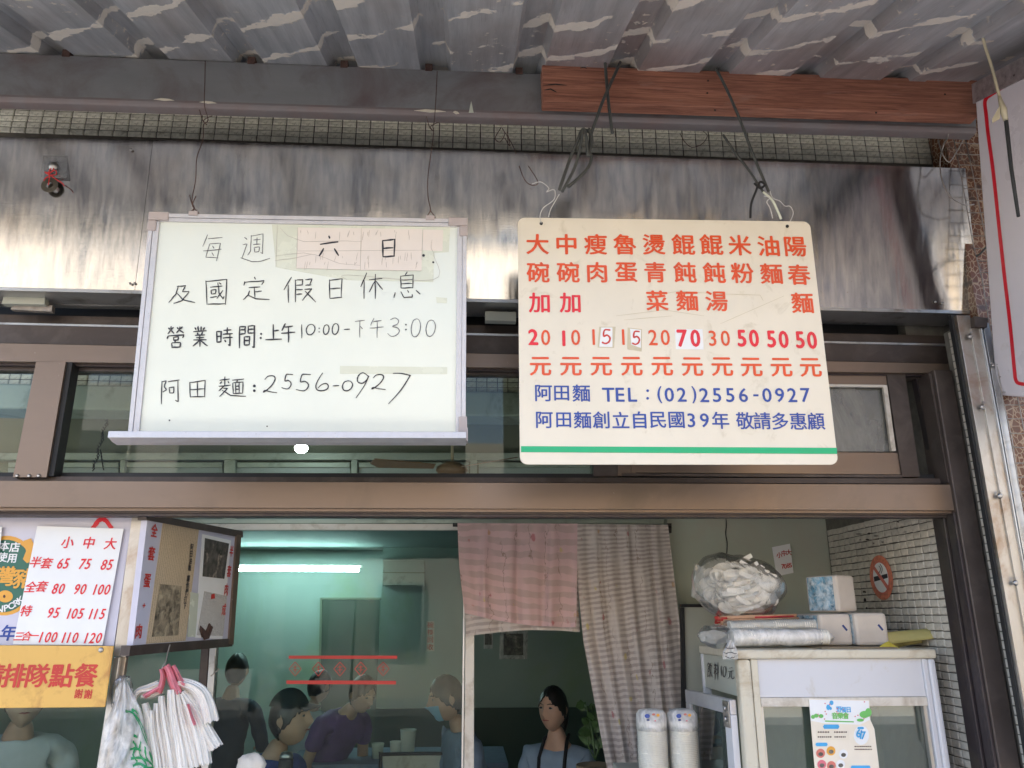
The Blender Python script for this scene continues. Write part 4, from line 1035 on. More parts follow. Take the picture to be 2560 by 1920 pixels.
wire('white_wire', [(1910, 490, 2.065), (1925, 494, 2.06), (1917, 505, 2.06), (1925, 520, 2.07), (1932, 546, 2.08)], .0013, M['white_wire'], 'white wire loop round the right cable knot', 'wire')
wire('loose_wire', [(1700, 333, 2.3), (1712, 355, 2.3), (1730, 368, 2.3), (1755, 360, 2.3), (1768, 340, 2.3), (1758, 328, 2.3)], .0013, M['rust'], 'drooping loop of rusty wire in front of the cream tiles', 'wire')
wire('loose_wire', [(2372, 300, 2.2), (2370, 340, 2.22), (2360, 360, 2.28), (2350, 400, 2.30), (2355, 450, 2.30), (2375, 490, 2.30), (2410, 512, 2.31), (2435, 511, 2.32)], .0022, M['galv'], 'beige wire curling down to the mesh at the right', 'wire')
wire('loose_wire', [(2345, 350, 2.30), (2356, 385, 2.29), (2372, 405, 2.29), (2388, 385, 2.29), (2412, 342, 2.28)], .0020, M['galv'], 'twisted grey wire ends on the corner of the mesh', 'wire')
wire('loose_wire', [(2440, 640, 2.30), (2450, 635, 2.29), (2475, 608, 2.28), (2498, 590, 2.28)], .0035, M['cable'], 'grey cable end poking through the mesh', 'wire')
wire('loose_wire', [(1262, 345, 2.21), (1275, 365, 2.2), (1268, 330, 2.2)], .0013, M['rust'], 'small rusty loop at the tile band', 'wire')
wire('hanging_cable', [(2447, -20, 1.75), (2452, 60, 1.77), (2461, 110, 1.79), (2480, 170, 1.80), (2493, 222, 1.80), (2505, 262, 1.80)], .0042, M['tape_tan'], 'beige and grey cable hanging in front of the white sign box', 'cable')
o = MB().tube([P(2503, 255, 1.80), P(2515, 300, 1.80), P(2528, 420, 1.80), P(2546, 541, 1.80)], [.006, .0058, .0052, .0045], 10).build('black_rod', M['black']); tag(o, 'black rod taped to the cable in front of the white sign box', 'rod')
o = MB().tube([P(2498, 240, 1.795), P(2508, 275, 1.795), P(2514, 300, 1.795)], [.004, .010, .006], 8).add([P(2500, 262, 1.79), P(2480, 298, 1.79), P(2481, 308, 1.79), P(2500, 297, 1.79)], [(0, 1, 2, 3)]).build('rod_tape', M['tape_tan']); tag(o, 'scrap of tape joining cable and black rod', 'tape')

# ================================================================== coin charm on the left steel sheet
sY = 2.365
ch = thing('coin_charm', P(135, 416, sY), 'old coin on a red string hanging from a clear hook on the steel', 'charm')
def yst(py): return YT+(YB-YT)*(py-345)/375-.006
MB().slab([(107, 388), (169, 389), (166, 445), (101, 443)], yst(416), .003).build('hook_plate', M['acrylic'], ch, bevel=.001)
MB().lathe([(.016, 0), (.014, .004), (.010, .005), (.008, .010), (.002, .011)], P(134, 416, yst(416)), 18, ax=Matrix.Rotation(math.pi/2, 3, 'X')).build('hook', M['screw'], ch)
cc_ = P(124, 463, yst(463)-.012); rot = Matrix.Rotation(math.pi/2, 3, 'X')
mbc = MB()
prof = [(.011, -.0015), (.0265, -.0015), (.027, .0015), (.024, .0015), (.0235, .0008), (.0125, .0008), (.011, .0015)]
nn = 28
for r, z in prof:
    for j in range(nn):
        a = 2*math.pi*j/nn
        mbc.v.append(cc_ + rot @ V((r*math.cos(a), r*math.sin(a), z)))
for i in range(len(prof)):
    for j in range(nn):
        i2 = (i+1) % len(prof)
        mbc.f.append([i*nn+j, i*nn+(j+1) % nn, i2*nn+(j+1) % nn, i2*nn+j]); mbc.m.append(0); mbc.sm.append(False)
mbc.build('coin', M['coin'], ch)
mb = MB()
for st in ([(128, 420), (122, 430), (124, 440), (122, 455), (121, 462)], [(135, 420), (126, 432), (112, 430), (124, 438)], [(122, 434), (138, 425), (140, 436), (124, 438)], [(126, 438), (140, 448), (156, 458), (160, 465)], [(123, 440), (112, 447), (110, 452)]):
    mb.tube(catmull([P(x, y, yst(440)-.016) for x, y in st], 4), .0016, 6)
mb.build('red_string', M['redstring'], ch)

# ================================================================== white sign box at the upper right
dr = V((0, -math.cos(math.radians(19)), -math.sin(math.radians(19))))     # runs towards the street, parallel to the awning
A0 = P(2435, 215, 2.05)
nrm = (ray(2435, 215)).cross(ray(2490, 988))
dn = nrm.cross(dr).normalized()
if dn.z > 0: dn = -dn
lx = Surface(A0, dr*-1 if (dr*-1).cross(dn*-1).x < 0 else dr, dn*-1)
if (lx.n.dot(EYE-A0)) < 0: lx.n = -lx.n
# corner point below A on the left edge
d2 = ray(2490, 988)
den = lx.n.dot(d2); B0 = EYE+d2*(lx.n.dot(A0-EYE)/den)
A1, B1 = A0+dr*.85, B0+dr*.85
sgn = thing('sign_box', A0, 'white light box sign with a red outline jutting in at the upper right', 'sign')
thick = -lx.n*.10
MB().poly([A0, B0, B1, A1], thick).build('box', M['lightbox'], sgn, bevel=.006)
red = [(2572, 176), (2478, 237), (2467, 246), (2463, 258), (2466, 285), (2471, 333), (2484, 430), (2498, 562), (2512, 690), (2526, 810), (2537, 925), (2540, 948), (2548, 958), (2575, 962)]
mbr = MB(); pts = catmull([V((x, y, 0)) for x, y in red], 4); L2 = []
for i, p in enumerate(pts):
    t = (pts[min(i+1, len(pts)-1)]-pts[max(i-1, 0)]).normalized(); q = V((-t.y, t.x, 0))*4.4
    for s_ in (1, -1):
        r_ = ray(p.x+q.x*s_, p.y+q.y*s_); L2.append(EYE+r_*(lx.n.dot(A0-EYE)/lx.n.dot(r_))+lx.n*.0015)
mbr.add(L2, [(2*i, 2*i+1, 2*i+3, 2*i+2) for i in range(len(pts)-1)]).build('red_outline', M['red'], sgn)
e = (B0-A0).normalized()
MB().poly([A0-e*.008+lx.n*.004-dr*.006, A0+e*.055+lx.n*.004-dr*.006, A1+e*.055+lx.n*.004, A1-e*.008+lx.n*.004], -lx.n*.115).build('foil_tape', mat('silver_foil_tape', (.42, .40, .42), .35, .7, var=.3, vs=50, bump=.8, bs=120), sgn)

# ================================================================== shop interior
def wall(name, mb, m): return struct(name, mb, m)
ZC = 3.06
wall('front_ceiling', MB().box((-4.4, 2.67, ZC), (1.9, 3.55, ZC+.1)), M['wall_olive'])
wall('back_ceiling', MB().box((-4.4, 3.56, 2.24), (1.9, 7.4, 2.34)), M['ceiling'])
wall('left_wall', MB().box((-4.5, 2.81, .011), (-4.4, 7.4, ZC)), M['wall_green'])
xc = P(955, 1450, 6.95).x
zd = P(1390, 1768, 6.95).z
wall('back_wall', MB().box((xc, 6.95, zd), (1.9, 7.15, 2.238)), M['wall_green'])
wall('back_dado', MB().box((xc-.002, 6.942, .011), (1.9, 7.15, zd-.001)), M['dado_green'])
wall('rear_wall', MB().box((-4.4, 7.3, .011), (xc-.003, 7.4, 2.238)), M['wall_green'])
wall('right_wall', MB().box((1.78, 3.56, .011), (1.9, 6.94, 2.238)), M['wall_green'])
# wall over the partition, plaster wall beside the doorway
zh = P(700, 1135, 3.45).z
wall('partition_wall', MB().box((-4.4, 3.505, 2.235), (1.02, 3.555, ZC-.001)), M['wall_olive'])
pl = thing('plaster_wall', (1.3, 3.44, 0), 'pale green peeling plaster wall behind the drinks cabinet', 'wall')
xpl = P(1676, 1450, 3.44).x
MB().box((xpl, 3.44, .011), (1.78, 3.55, ZC-.002)).build('plaster', M['plaster_green'], pl)
sp = Surface(P(1800, 1400, 3.438), (1, 0, 0), (0, 0, 1))
sp.ribbon([[(1813, 1285), (1816, 1310), (1814, 1335), (1818, 1360), (1816, 1400), (1820, 1440)]], 2.4, lift=.001).build('crack', M['black'], pl)
# tiled side wall
tw = thing('tiled_side_wall', (1.62, 3.0, 0), 'inner side wall of off white mosaic tiles with a no smoking sticker', 'tiled wall')
XW = 1.622
MB().box((XW+.004, 2.61, .011), (1.80, 3.438, ZC-.003)).build('wall', M['grout_pale'], tw)
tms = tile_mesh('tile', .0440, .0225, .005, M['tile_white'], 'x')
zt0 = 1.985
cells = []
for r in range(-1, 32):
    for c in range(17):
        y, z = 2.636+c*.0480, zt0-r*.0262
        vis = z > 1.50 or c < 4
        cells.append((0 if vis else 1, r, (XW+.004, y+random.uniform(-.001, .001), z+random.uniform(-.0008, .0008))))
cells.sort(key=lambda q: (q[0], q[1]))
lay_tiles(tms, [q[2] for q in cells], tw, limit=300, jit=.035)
mbs = MB()
for px, py, w, h in ((2146, 1335, 22, 3), (2172, 1334, 10, 8), (2190, 1340, 16, 4), (2150, 1350, 8, 3), (2168, 1349, 12, 5), (2184, 1358, 6, 3), (2206, 1355, 8, 4), (2245, 1305, 5, 4), (2255, 1318, 10, 5), (2262, 1330, 12, 2), (2160, 1480, 12, 7), (2162, 1500, 9, 14), (2166, 1520, 6, 6), (2210, 1553, 3, 6), (2252, 1553, 4, 4), (2254, 1570, 3, 5), (2388, 1682, 4, 5), (2394, 1698, 5, 4)):
    rr_ = random.Random(px*py)
    s = [(px+w*.5*math.cos(a)*rr_.uniform(.5, 1), py+h*.5*math.sin(a)*rr_.uniform(.5, 1)) for a in [k*math.pi/4 for k in range(8)]]
    mbs.poly([PX(x, y, XW-.003) for x, y in s], V((.001, 0, 0)))
mbs.build('chipped_stains', M['bronze_purple'], tw)

def circ(cx, cy, px_top, px_bot):
    a, b = PX(*px_top, XW-.004), PX(*px_bot, XW-.004)
    return (a+b)/2, (a-b).length/2
ns = thing('no_smoking_sticker', PX(2203, 1444, XW-.004), 'round orange rimmed no smoking sticker on the tiled side wall', 'sticker')
c0, r0 = circ(0, 0, (2198, 1388), (2208, 1500))
def ns_ring(r1, r2, lift, m, name, n=40):
    mb = MB()
    q = [c0+V((-lift, -r*math.cos(2*math.pi*i/n), r*math.sin(2*math.pi*i/n))) for r in (r1, r2) for i in range(n)]
    mb.add(q, [(i, (i+1) % n, n+(i+1) % n, n+i) for i in range(n)]); return mb.build(name, m, ns)
def ns_poly(pts, lift, m, name):
    return MB().poly([c0+V((-lift, -x*r0, z*r0)) for x, z in pts], V((.0004, 0, 0))).build(name, m, ns)
ns_poly([(math.cos(2*math.pi*i/40), math.sin(2*math.pi*i/40)) for i in range(40)], .001, M['sticker_orange'], 'orange_border')
ns_poly([(.70*math.cos(2*math.pi*i/40), .70*math.sin(2*math.pi*i/40)) for i in range(40)], .0016, M['paper'], 'white_disc')
ns_ring(.74*r0, .67*r0, .0022, M['redwood'], 'red_ring')
ns_poly([(-.62, .06), (-.62, -.16), (.02, -.10), (.02, .10)], .0022, M['ink'], 'cigarette')
ns_poly([(.10, .10), (.10, -.10), (.60, -.04), (.60, .14)], .0022, M['ink'], 'cigarette')
ns_poly([(-.58, .44), (-.44, .56), (.58, -.42), (.44, -.56)], .0026, M['redwood'], 'diagonal_bar')
for k, st in enumerate(([(-.1, .2), (.05, .3), (.1, .42), (.0, .52)], [(.1, .18), (.22, .3), (.24, .45), (.12, .58)])):
    MB().tube([c0+V((-.003, -x*r0, z*r0)) for x, z in catmull([V((a, b, 0)) for a, b in st], 3) and [(v.x, v.y) for v in catmull([V((a, b, 0)) for a, b in st], 3)]], .0012, 5).build('smoke_line', M['ink'], ns)

# inner tiled lintel and green beam behind the upper light
lin = thing('inner_lintel', P(600, 960, 2.93), 'row of tiles and a pale green beam seen through the upper light', 'beam')
a, b = P(-150, 960, 2.93), P(1700, 985, 2.93)
zl = P(-50, 962, 2.93).z
MB().box((a.x, 2.935, zl), (b.x, 3.03, ZC-.004)).build('wall', M['grout'], lin)
MB().box((a.x, 2.90, zl-.10), (b.x, 3.05, zl-.001)).build('green_beam', M['greenframe'], lin, bevel=.008)
tml = tile_mesh('tile', .038, .019, .005, M['tile_cream'])
x_ = a.x; cells = []
while x_ < b.x:
    for r in range(3): cells.append((x_+.02, 2.935, zl+.0135+r*.0225))
    x_ += .0415
lay_tiles(tml, cells, lin, limit=300)

# ---- partition of pale green frames
part = thing('glass_partition', P(850, 1600, 3.45), 'pale green framed glass partition between shop front and dining room', 'partition')
YP = 3.45
def ps(pts, name, m, Y=YP, t=.04, bev=.002): return MB().slab(pts, Y, t).build(name, m, part, bevel=bev)
ps([(-150, 1132), (1680, 1132), (1680, 1149), (-150, 1149)], 'header_rail', M['greenframe'])
ps([(-150, 1298), (1660, 1298), (1660, 1309), (-150, 1309)], 'middle_rail', M['greenframe'])
ps([(-150, 1309.5), (1150, 1309.5), (1150, 1325), (-150, 1325)], 'middle_rail', M['whiteframe'], Y=YP-.012)
zbm = P(1000, 1325, YP).z
for x0, x1 in ((560, 588), (878, 893), (1176, 1193), (300, 312), (1480, 1492)):
    ps([(x0, 1149.5), (x1, 1149.5), (x1-3, 1297.5), (x0-3, 1297.5)], 'upper_post', M['greenframe'], Y=YP-.004)
for x0, x1 in ((316, 556), (592, 875), (897, 1172), (1197, 1476), (20, 296)):
    f = ps([(x0, 1156), (x1, 1156), (x1, 1168), (x0, 1168)], 'upper_sash', M['greenframe'], Y=YP+.006, t=.02)
    ps([(x0, 1170), (x1, 1170), (x1, 1296), (x0, 1296)], 'frosted_pane', M['ceiling'], Y=YP+.02, t=.006, bev=0)
ps([(1166, 1326), (1186, 1326), (1185, 1930), (1160, 1930)], 'post', M['whiteframe'], Y=YP-.01)
ps([(1160, 1326), (1165, 1326), (1159, 1930), (1153, 1930)], 'post_edge', M['alu'], Y=YP)
ps([(545, 1326), (560, 1326), (520, 1930), (502, 1930)], 'post', M['alu'], Y=YP-.01)
ps([(526, 1326), (544, 1326), (500, 1930), (478, 1930)], 'post', M['bronze_dark'], Y=YP)
ps([(560, 1326), (1160, 1326), (1153, 1935), (520, 1935)], 'glass_pane', M['glass'], Y=YP+.012, t=.005, bev=0)
ps([(-150, 1326), (525, 1326), (478, 1935), (-150, 1935)], 'glass_pane', M['glass'], Y=YP+.016, t=.005, bev=0)
MB().box((-4.4, YP, .011), (P(1160, 1900, YP).x, YP+.06, P(700, 1930, YP).z-.1)).build('lower_panel', M['greenframe'], part)
# red lettered band on the pane
sgp = Surface(P(850, 1670, YP+.010), (1, 0, 0), (0, 0, 1))
band_ = thing('window_sticker', P(855, 1675, YP+.01), 'clear sticker with two red bars and diamonds on the partition glass', 'sticker')
sgp.quad([(722, 1639), (993, 1639), (993, 1647), (722, 1647)], .001).build('red_bar', M['redpaint'], band_)
sgp.quad([(716, 1701), (990, 1702), (990, 1711), (716, 1710)], .001).build('red_bar', M['redpaint'], band_)
for cx in (738, 796, 850, 902, 958):
    sgp.ribbon([[(cx, 1655), (cx+15, 1672), (cx, 1690), (cx-15, 1672), (cx, 1655)]], 1.8, lift=.0012, ends=1).build('diamond', M['redpaint'], band_)
    sgp.ribbon([[(cx-6, 1668), (cx+6, 1667)], [(cx, 1662), (cx, 1682)], [(cx-6, 1675), (cx+7, 1674)]], 1.8, lift=.0030).build('diamond_mark', M['redpaint'], band_)
nb = thing('return_notice', P(1075, 1590, 6.9), 'red vertical notice on the green wall behind the partition', 'notice')
sb2 = Surface(P(1075, 1590, 6.93), (1, 0, 0), (0, 0, 1))
sb2.quad([(1066, 1553), (1086, 1553), (1086, 1628), (1066, 1628)], .001).build('paper', M['tissue'], nb)
for ch_, y in (('碗', 1563), ('筷', 1581), ('回', 1599), ('收', 1617)):
    sb2.glyphs([(ch_, 1076, y, 16)], lift=.004).build('lettering', M['redpaint'], nb)

# ---- dining room
dd = thing('back_door', P(880, 1640, 7.28), 'plain dark green door in the rear wall of the dining room', 'door')
MB().slab([(806, 1500), (948, 1500), (946, 1900), (800, 1900)], 7.26, .03).build('door_leaf', M['dark_door'], dd)
MB().slab([(800, 1494), (953, 1494), (953, 1499), (800, 1499)], 7.25, .045).build('door_frame', M['wall_olive'], dd)
MB().slab([(800, 1499.5), (805, 1499.5), (799, 1900), (793, 1900)], 7.25, .045).build('door_frame', M['wall_olive'], dd)
fl = thing('fluorescent_lamp', P(742, 1425, 6.9), 'lit fluorescent tube high on the back wall behind the partition', 'lamp')
MB().tube([P(560, 1424, 6.8), P(897, 1426, 6.8)], .011, 12).build('lit_tube', M['tube'], fl)
MB().slab([(552, 1412), (904, 1413), (904, 1419), (552, 1418)], 6.84, .05).build('lamp_housing', M['whiteframe'], fl)
led = thing('ceiling_lamp', P(752, 1105, 3.2), 'small lit round lamp below the whiteboard tray', 'lamp')
MB().lathe([(.001, -.02), (.016, -.017), (.026, -.006), (.028, .004), (.02, .012)], P(753, 1121, 3.2), 20).build('lit_lens', M['led'], led)
pc = P(753, 1121, 3.2)
MB().lathe([(.022, .013), (.03, .02), (.028, .05), (.01, .055)], pc, 18).tube([pc+V((0, 0, .055)), V((pc.x, pc.y, ZC))], .004, 6).build('lamp_cup', M['whiteframe'], led)
fan = thing('ceiling_fan', P(1128, 1160, 3.2), 'brown ceiling fan hanging between the whiteboard and the menu sign', 'fan')
ph = P(1130, 1172, 3.2)
MB().tube([V((ph.x, ph.y, ZC)), ph+V((0, 0, .02))], .0065, 8).build('rod', M['tape_tan'], fan)
MB().lathe([(.01, .03), (.03, .026), (.062, .008), (.068, -.008), (.05, -.028), (.01, -.034)], ph, 24).build('motor', M['fanbrown'], fan)
for k in range(3):
    a = math.radians(196+120*k); d = V((math.cos(a), math.sin(a), .0)); s = V((-d.y, d.x, .25)).normalized()
    q = [ph+d*.075-s*.02, ph+d*.30-s*.045, ph+d*.34-s*.01, ph+d*.33+s*.035, ph+d*.075+s*.02]
    if k == 0: q = [v+V((0, 0, .004)) for v in q]
    MB().poly(q, V((0, 0, .004))).build('blade', M['fanbrown'], fan)
o = MB()
for k in range(26):
    t = k/26; c = P(278-45*t+3*math.sin(k), 1008+170*t, 3.1)
    o.tube([c+V((-.004, 0, .010)), c+V((.004, .002*(-1)**k, 0)), c+V((-.004, 0, -.010))], .0022, 5)
for k in range(6):
    t = k/6; c = P(252+7*t, 1130+48*t, 3.1); o.tube([c+V((-.004, 0, .010)), c+V((.004, 0, -.008))], .0022, 5)
tag(o.build('hanging_chain', M['rustchain']), 'thin black chain hanging inside the upper light by the left mullion', 'chain')

for k, (pts, lab) in enumerate((([(1209, 1578), (1232, 1578), (1232, 1622), (1209, 1622)], 'small framed card on the green wall beside the door post'),
                               ([(1250, 1578), (1320, 1578), (1318, 1648), (1248, 1648)], 'picture in a clear sleeve on the green wall below the curtain'))):
    t = thing('wall_picture', P(*pts[0], 6.9), lab, 'picture')
    MB().slab(pts, 6.925, .012).build('mount', M['film_milky'], t)
    x0, y0, x1, y1 = pts[0][0]+(3 if k == 0 else 9), pts[0][1]+6, pts[2][0]-(3 if k == 0 else 10), pts[2][1]-10
    MB().slab([(x0, y0), (x1, y0), (x1, y1), (x0, y1)], 6.915, .008).build('print', M['photo_dark'], t)

wpn = thing('wall_panel', P(1007, 1432, 6.9), 'pale rectangular panel high on the back wall right of the lit tube', 'panel')
MB().slab([(957, 1400), (1062, 1401), (1061, 1465), (957, 1464)], 6.90, .035).build('panel', M['greenframe'], wpn, bevel=.004)
MB().slab([(957, 1430), (1062, 1431), (1062, 1433), (957, 1432)], 6.895, .004).build('seam', M['wall_olive'], wpn)
tb = thing('dining_table', (P(1000, 1850, 5.6).x, 5.6, 0), 'table with cups behind the partition glass', 'table')
zt1 = .78; xt = P(1000, 1850, 5.6).x
MB().box((xt-.7, 5.3, zt1-.03), (xt+.7, 5.95, zt1)).build('table_top', M['shirt_grey'], tb, bevel=.004)
for sx in (-.62, .62):
    for sy in (5.36, 5.88): MB().box((xt+sx-.02, sy-.02, .011), (xt+sx+.02, sy+.02, zt1-.031)).build('leg', M['screw'], tb)
for px, hh, rr0, m, lab in ((1020, .17, .05, 'cup', 'tall white tissue dispenser on the dining table'), (990, .10, .038, 'cup', 'short pale cup left of the dispenser on the dining table'), (945, .09, .04, 'tape', 'yellowish cup at the left end of the dining table')):
    c = P(px, 1850, 5.5)
    o = MB().lathe([(rr0*.8, 0), (rr0, hh*.9), (rr0*1.05, hh), (rr0*.9, hh), (rr0*.75, hh*.5)], (c.x, 5.5, zt1+.001), 16).build('table_cup', M[m]); tag(o, lab, 'cup')
bc = thing('metal_chair', P(1060, 1900, 4.9), 'chair with a pale back panel and bent metal frame low behind the glass', 'chair')
cB = [P(x, y, 4.9) for x, y in ((950, 1990), (952, 1893), (960, 1886), (1100, 1884), (1108, 1892), (1110, 1990))]
MB().tube(catmull(cB, 4), .010, 8).build('back_frame', M['black'], bc)
MB().slab([(955, 1888), (1105, 1887), (1104, 1921), (958, 1921)], 4.905, .012).build('backrest', M['whiteframe'], bc)
MB().box((cB[0].x+.02, 4.93, .44), (cB[-1].x-.02, 5.28, .47)).build('seat', M['whiteframe'], bc)
for sx, sy in ((cB[0].x+.03, 4.95), (cB[-1].x-.03, 4.95), (cB[0].x+.03, 5.25), (cB[-1].x-.03, 5.25)):
    MB().tube([V((sx, sy, .012)), V((sx, sy, .44))], .01, 8).build('leg', M['black'], bc)

# ---- curtain over the doorway
rod = thing('curtain', P(1400, 1312, 3.36), 'pink and beige flowered curtain tied up over the doorway', 'curtain')
MB().tube([P(1132, 1312, 3.385), P(1678, 1318, 3.385)], .0085, 10).build('curtain_rod', M['curtain_rod'], rod)
MB().slab([(1666, 1308), (1679, 1308), (1679, 1332), (1668, 1332)], 3.38, .05).build('rod_bracket', M['curtain_rod'], rod)
def cloth_panel(name, edgeL, edgeR, Y, m, folds, amp, nu=70, nv=46, vs=1.0, us=1.0, seed=0, low=None):
    mb = MB(); EL, ER = [V((*p, 0)) for p in edgeL], [V((*p, 0)) for p in edgeR]
    def along(E, t):
        f = t*(len(E)-1); i = min(int(f), len(E)-2); return E[i].lerp(E[i+1], f-i)
    rnd = random.Random(seed); ph_ = [rnd.uniform(0, 6.28) for _ in range(6)]
    def fn(u, v):
        a, b = along(EL, v), along(ER, v)
        uu = u+.012*math.sin(u*23+ph_[0]+v*2)
        q = a.lerp(b, uu)
        if low: q.y += low(u, v)
        amp_ = amp*(.45+.75*v)
        d = amp_*(math.sin(u*folds*6.28+ph_[1]+.9*math.sin(v*2.3+ph_[2]))+.28*math.sin(u*folds*1.7*6.28+ph_[3]+v*1.7)+.08*math.sin(u*folds*3.1*6.28+ph_[4]))
        return P(q.x, q.y, Y+d)
    mb.grid(fn, nu, nv)
    o = mb.build(name, m, rod)
    uvs = [(i/nu*us, 1-j/nv*vs) for j in range(nv+1) for i in range(nu+1)]
    uv_quad(o, uvs)
    return o
cloth_panel('beige_lining', [(1150, 1309), (1157, 1450), (1161, 1592)], [(1440, 1310), (1448, 1450), (1452, 1580)], 3.375, M['cloth_beige'], 4, .008, vs=.45, seed=2, low=lambda u, v: 10*math.sin(u*3.14)*v*-1)
cloth_panel('pink_panel', [(1146, 1308), (1152, 1420), (1163, 1533)], [(1440, 1309), (1441, 1450), (1443, 1568)], 3.345, M['cloth_pink'], 5, .011, vs=.42, us=.9, seed=5, low=lambda u, v: 10*math.sin(u*3.14)*v)
cloth_panel('sheer_panel', [(1438, 1310), (1444, 1450), (1460, 1600), (1490, 1760), (1522, 1935)], [(1668, 1312), (1680, 1420), (1696, 1560), (1712, 1760), (1716, 1935)], 3.35, M['cloth_beige'], 6, .012, nu=110, nv=80, vs=1.15, us=1.0, seed=9)

# dark framed board at the doorway's right
fb = thing('framed_board', P(1725, 1700, 3.3), 'dark framed grey board leaning behind the drinks cabinet', 'board')
MB().slab([(1709, 1519), (1790, 1519), (1790, 1940), (1712, 1940)], 3.33, .012).build('board', M['fridge_side'], fb)
MB().slab([(1703, 1510), (1790, 1510), (1790, 1518), (1703, 1518)], 3.32, .025).build('frame', M['black'], fb)
MB().slab([(1703, 1518.5), (1711, 1518.5), (1720, 1940), (1710, 1940)], 3.32, .025).build('frame', M['black'], fb)
pn = thing('price_note', P(1957, 1400, 3.43), 'white price note taped to the plaster wall above the spoons', 'note')
MB().slab([(1930, 1368), (1975, 1359), (1984, 1432), (1942, 1441)], 3.432, .001).build('paper', M['paper'], pn)
spn = Surface(P(1957, 1400, 3.431), (1, 0, 0), (0, 0, 1))
spn.glyphs([('小', 1948, 1388, 15), ('中', 1960, 1383, 15), ('大', 1972, 1381, 15)], lift=.001, fat=.02).build('lettering', M['redpaint'], pn)
spn.glyphs([('7', 1957, 1416, 11), ('0', 1963, 1416, 11), ('8', 1970, 1414, 11), ('5', 1976, 1413, 11)], lift=.001, fat=.02).build('lettering', M['redpaint'], pn)

# ================================================================== drinks cabinet
YF = 2.62
XL, XR = P(1843, 1635, YF).x, P(2337, 1638, YF).x
XR = min(XR, XW-.012)
YBk = PX(1750, 1626, XL).y
zT = P(2090, 1623, YF).z; zTb = P(2090, 1647, YF).z
cab = thing('drinks_cabinet', ((XL+XR)/2, (YF+YBk)/2, 0), 'glass drinks cabinet with a cream top and pale grey panels', 'cabinet')
MB().box((XL-.004, YF-.006, zTb), (XR+.004, YBk+.004, zT)).build('top_slab', M['fridge_cream'], cab, bevel=.007)
zP = P(2090, 1744, YF).z; zR = P(2090, 1767, YF).z
MB().box((XL+.068, YF+.012, zP+.001), (XR-.044, YF+.03, zTb-.001)).build('front_panel', M['fridge'], cab)
MB().box((XL+.068, YF+.006, zR), (XR-.044, YF+.03, zP)).build('cross_rail', M['whiteframe'], cab, bevel=.002)
MB().box((XL, YF, .02), (XL+.044, YF+.044, zTb-.0005)).build('corner_post', M['fridge_cream'], cab, bevel=.010)
MB().box((XL+.045, YF+.004, .02), (XL+.067, YF+.035, zTb-.0005)).build('corner_post', M['fridge_cream'], cab, bevel=.003)
MB().box((XR-.043, YF+.004, .02), (XR-.026, YF+.035, zTb-.0005)).build('corner_post', M['fridge'], cab, bevel=.003)
MB().box((XR-.025, YF, .02), (XR, YF+.044, zTb-.0005)).build('corner_post', M['fridge'], cab, bevel=.008)
MB().box((XL+.0675, YF+.034, .5), (XR-.0435, YF+.038, zR-.001)).build('glass_pane', M['glass_fridge'], cab)
MB().box((XR-.056, YF+.014, .5), (XR-.044, YF+.032, zR-.001)).build('glazing_bead', M['alu'], cab)
MB().box((XL+.068, YF+.014, .5), (XL+.076, YF+.032, zR-.001)).build('glazing_bead', M['alu'], cab)
zS = PX(1764, 1716, XL).z
zS = P(1856, 1742, YF+.03).z
MB().box((XL+.006, YF+.046, zS), (XL+.02, YBk-.02, zTb-.001)).build('side_panel', M['fridge_side'], cab)
MB().box((XL, YBk-.02, .02), (XL+.03, YBk, zTb-.001)).build('corner_post', M['fridge'], cab, bevel=.003)
MB().box((XL+.02, YBk-.015, .02), (XR-.002, YBk-.003, zTb-.002)).build('back_panel', M['fridge_side'], cab)
MB().box((XR-.012, YF+.045, .02), (XR-.002, YBk-.016, zTb-.002)).build('side_panel', M['fridge_side'], cab)
MB().box((XL+.03, YF+.05, .9), (XR-.02, YBk-.02, .915)).build('shelf', M['fridge_side'], cab)
# glazed door on the left flank, a little ajar
dr0 = thing('cabinet_door_frame', (0, 0, 0)); bpy.data.objects.remove(dr0)
zD0, zD1 = .55, P(1850, 1748, YF+.05).z
dang = math.radians(6)
dRot = Matrix.Rotation(dang, 3, 'Z'); dpt = V((XL-.006, YF+.03, 0))
Ld = YBk-YF-.03
def dbox(y0, y1, z0, z1, name, m, par=cab, x0=-.022, x1=0.0, bev=.002):
    p = [V((x, y, z)) for y in (y0, y1) for x, z in ((x0, z1), (x0, z0), (x1, z0), (x1, z1))]
    return MB().hexa([dpt + dRot @ q for q in p]).build(name, m, par, bevel=bev)
dbox(.0, Ld, zD1-.045, zD1, 'door_rail', M['alu_light'])
dbox(.0, .05, zD0, zD1-.0455, 'door_stile', M['fridge'])
dbox(Ld-.04, Ld, zD0, zD1-.0455, 'door_stile', M['alu_light'])
dbox(.051, Ld-.041, zD0, zD1-.046, 'door_glass', M['glass_fridge'], x0=-.012, x1=-.008, bev=0)
hp = MB()
dbox(.004, .05, zD1-.085, zD1-.004, 'hinge_plate', M['screw'], x0=-.0265, x1=-.0225)
for zz in (-.028, -.060):
    q = dpt + dRot @ V((-.0265, .03, zD1+zz))
    MB().lathe([(.010, 0), (.009, .004), (.004, .006)], q, 12, ax=Matrix.Rotation(-math.pi/2, 3, 'Y')).build('hinge_screw', M['screw'], cab)
ss = Surface((XL+.0045, YF+.3, 1.5), (0, -1, 0), (0, 0, 1))
hand(ss, [('飲', 1769, 1656, 1781, 1694), ('料', 1785, 1656, 1797, 1700), ('1', 1802, 1664, 1806, 1690), ('0', 1808, 1666, 1816, 1692), ('元', 1820, 1668, 1836, 1698)], 1.7, M['ink'], 'handwriting', cab, lift=.0015)

